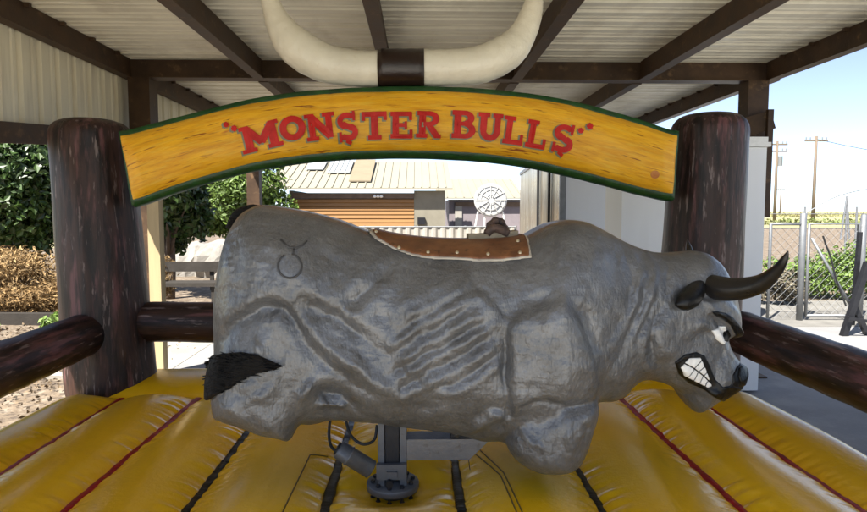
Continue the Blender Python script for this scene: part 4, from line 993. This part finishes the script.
qb('chassis', M['dark_metal'], tr, A0, dr, dq, .2, LT, .3, 2.2, .42, .548)
for t in (1.0, 2.1):
    for w_ in (.1, 2.1):
        c = A0 + dr * t + dq * w_
        q_ = c + dq * .3
        wh = MB().tube([(c[0], c[1], .42), (q_[0], q_[1], .42)], .38, 28).build('wheel', M['rubber'], tr)
        c2 = c - dq * .01
        MB().tube([(c2[0], c2[1], .42), (c[0] + dq[0] * .05, c[1] + dq[1] * .05, .42)], .2, 20).build('rim', M['galv'], wh)
a, b = PY(622, 200, 5.2), PY(765, 200, 5.2); zc = 1.6 + (210 - 136) / FPX * 5.2
cb = thing('white_cabinet', 'tall white metal storage cabinet with a lipped lid behind the right brown post', 'cabinet', (2.2, 5.4, 0))
MB().box((a[0], 5.2, .05), (b[0], 5.66, zc - .085)).build('body', M['white_panel'], cb)
MB().box((a[0] - .03, 5.17, zc - .082), (b[0] + .02, 5.68, zc - .045)).box((a[0] - .01, 5.185, zc - .044), (b[0], 5.67, zc)).build('lid', M['white'], cb)
for t in (.33, .66):
    x = a[0] + (b[0] - a[0]) * t; MB().box((x - .003, 5.194, .1), (x + .003, 5.1985, zc - .1)).build('door_seam', M['galv'], cb)

# ------------------------------------------------------------------ chain link fence and gate at the right
YG = 8.7
def chain_mesh(x0, x1, z0, z1, y, cell=.062, r=.0027):
    m = []; F_ = []; n = 0
    cols = int((x1 - x0) / cell); rows = int((z1 - z0) / cell)
    V = []
    for k in range(cols + 1):
        px_ = x0 + k * cell; pts = []
        for j in range(rows + 1): pts.append((px_ + (cell * .5 if (j + k) % 2 else -cell * .5), y + (.004 if (j + k) % 2 else -.004), z0 + j * cell))
        for (p, q) in zip(pts[:-1], pts[1:]):
            for s in (p, q):
                V += [(s[0] - r, s[1], s[2]), (s[0] + r, s[1], s[2]), (s[0], s[1] - r * 1.6, s[2])]
            F_ += [(n, n+1, n+4, n+3), (n+1, n+2, n+5, n+4), (n+2, n, n+3, n+5)]; n += 6
    return V, F_
gf = thing('chain_link_fence', 'galvanised chain link fence panels with round posts beyond the shelter on the right', 'fence', (6, YG, 0))
xs_ = [PY(px_, 300, YG)[0] for px_ in (768, 800, 860)]
zt = PY(800, 224, YG)[2]
spans = [(xs_[0], xs_[1]), (xs_[2] + .05, xs_[2] + 3.0)]
for x0, x1 in spans:
    V, F_ = chain_mesh(x0, x1, .06, zt, YG); mesh_obj('wire_mesh', V, F_, M['galv'], gf)
    MB().tube([(x0, YG, zt), (x1, YG, zt)], .022, 10).build('top_rail', M['galv'], gf, True)
for x, r_, z_ in ((xs_[0], .022, zt), (xs_[1], .045, zt + .14), (xs_[2], .042, zt + .12), (xs_[2] + 3, .04, zt + .1)):
    MB().tube([(x, YG, 0), (x, YG, z_), (x, YG, z_ + .02)], [r_, r_, r_ * .5], 14).build('post', M['galv'], gf, True)
gt = thing('chain_link_gate', 'galvanised chain link gate with a diagonal brace between two fence posts', 'gate', (5.5, YG, 0))
g0, g1 = xs_[1] + .09, xs_[2] - .07
V, F_ = chain_mesh(g0 + .03, g1, .12, zt - .02, YG - .0); mesh_obj('wire_mesh', V, F_, M['galv'], gt)
MB().tube([(g0, YG, .1), (g0, YG, zt), (g1, YG, zt), (g1, YG, .1), (g0 + .001, YG, .1)], .022, 10).build('frame', M['galv'], gt, True)
MB().tube([(g0 + .02, YG - .03, zt - .2), (g1 - .02, YG - .03, .14)], .02, 10).build('brace', M['galv'], gt, True)
s = spline([PY(x, y, YG - .1) for x, y in ((823, 236), (826, 245), (831, 258), (835, 275), (840, 290), (846, 306))], 6)
tag(MB().tube(s, .012, 6).build('cable_loop', M['rubber']), 'dark cable hanging over the chain link gate', 'cable')
# back chain link run
f3 = thing('wire_fence', 'thin far wire fence with slim posts crossing the sandy yard beyond the gate', 'fence', (12, 21, 0))
for px_ in (805, 847, 857, 893): p = PY(px_, 208, 21); MB().tube([(p[0], 21, 0), (p[0], 21, 1.75)], .035, 8).build('post', M['galv'], f3)
for z in (1.5, 1.0): MB().tube([(7, 21, z), (17, 21, z)], .016, 6).build('wire', M['galv'], f3)
# dark leaning steel stand at the right edge
ls = thing('leaning_stand', 'dark steel folding stand leaning against the fence at the right image edge', 'stand', (5.9, 7.6, 0))
def pxbar(p0, p1, Y, w, name, mt_): a, b = PY(*p0, Y), PY(*p1, Y); MB().bar(a, b, w, w, up=(0, 1, 0)).build(name, mt_, ls)
pxbar((868, 262), (843, 337), 7.6, .07, 'leg', M['dark_metal']); pxbar((851, 300), (872, 345), 7.65, .06, 'leg', M['dark_metal']); pxbar((860, 232), (852, 325), 7.7, .045, 'upright', M['dark_metal']); pxbar((848, 318), (872, 322), 7.5, .04, 'crossbar', M['dark_metal'])
# plants beyond the gate
for k, (px_, Y, h, w, lab, mt_) in enumerate([
    (790, 11.6, .85, .55, 'green weedy bush behind the left end of the chain link fence', 'leaf_weed'), (822, 11.2, .9, .6, 'bright green bush behind the chain link gate', 'leaf_weed'),
    (850, 11.0, 1.0, .6, 'bright green bush by the right gate post', 'leaf_weed'), (880, 11.3, .95, .8, 'green bush at the right image edge behind the fence', 'leaf_weed'),
    (781, 10.2, .62, .45, 'grey dry bush low behind the fence beside the white cabinet', 'leaf_grey'), (812, 12.4, .5, .6, 'sparse dry bush between the green bushes beyond the gate', 'leaf_grey')]):
    p = PY(px_, 300, Y); plant('bush', lab, 'bush', p[0], Y, h * .5, (w, w * .8, h * .5), 1700, .08, mt_, 40 + k, .015)
# crop rows out on the plain
V, Fc = leaves([(30 + 6 * k, 70 + k, .15, 9, 3, .55) for k in range(-4, 14)] + [(60 + 25 * k, 160, .3, 25, 8, .9) for k in range(-4, 9)], 26000, .55, .5, 77)
tag(mesh_obj('crop_field', V, Fc, M['crop']), kind='stuff')
# utility poles
def upole(px_, ytop, ybase, label, arms):
    Y = CAMZ * FPX / max(ybase - 207.5, .1) if False else 95.0 * arms[0]
    t = PY(px_, ytop, Y); o = thing('utility_pole', label, 'utility pole', (t[0], Y, 0), 'utility poles on the plain')
    MB().tube([(t[0], Y, 0), (t[0], Y, t[2])], [.24, .17], 10).build('shaft', M['pole'], o, True)
    for dz in arms[1]:
        MB().box((t[0] - 1.5, Y - .1, t[2] - dz), (t[0] + 1.5, Y + .1, t[2] - dz + .22)).build('crossarm', M['pole'], o)
        m = MB()
        for d in (-1.35, -.8, .8, 1.35): m.tube([(t[0] + d, Y, t[2] - dz + .22), (t[0] + d, Y, t[2] - dz + .55)], .07, 6)
        m.build('insulator', M['galv'], o)
    return t, Y
t1, Y1 = upole(816.5, 136, 208, 'tallest wooden utility pole with one crossarm nearest the right image edge', (.85, (.7,)))
t2, Y2 = upole(777.5, 141, 208, 'wooden utility pole with two crossarms just right of the shelter post', (.95, (.6, 1.6)))
MB().tube([(t2[0] + .5, Y2, t2[2] - 3.6), (t2[0] + .5, Y2, t2[2] - 2.2)], .35, 10).build('transformer', M['galv'], C.objects[[o.name for o in C.objects if o.name.startswith('utility_pole')][1]])
upole(781, 186, 208, 'small distant utility pole between the two tall ones', (2.2, (1.2,)))
a = np.array([t1[0], Y1, t1[2] - .4]); 
s = [a + np.array([60 * t, -25 * t, -8 * t + 22 * t * t - 12 * t]) for t in np.linspace(0, 1, 20)]
s2 = [np.array([t2[0] + (t1[0] - t2[0]) * t, Y2 + (Y1 - Y2) * t, t2[2] - .4 + (t1[2] - t2[2]) * t - 4 * t * (1 - t) * 1.5]) for t in np.linspace(0, 1, 12)]
tag(MB().tube(s, .035, 5).build('power_line', M['dark_metal']), 'thin sagging power line running right from the tallest utility pole', 'cable')
# field irrigation arch
s = [PY(x, y, 34) for x, y in ((805, 214), (818, 206), (833, 198), (850, 192.5), (868, 189), (890, 186))]
ir = thing('irrigation_arch', 'thin curved irrigation pipe arching over the field with a slim tower', 'irrigation pipe', (22, 34, 0))
MB().tube(spline(s, 5), .03, 6).build('pipe', M['galv'], ir)
p = PY(847, 196, 34); m = MB(); m.tube([(p[0] - .25, 34, 0), (p[0], 34, p[2])], .05, 6); m.tube([(p[0] + .25, 34, 0), (p[0], 34, p[2])], .05, 6); m.build('tower', M['galv'], ir)
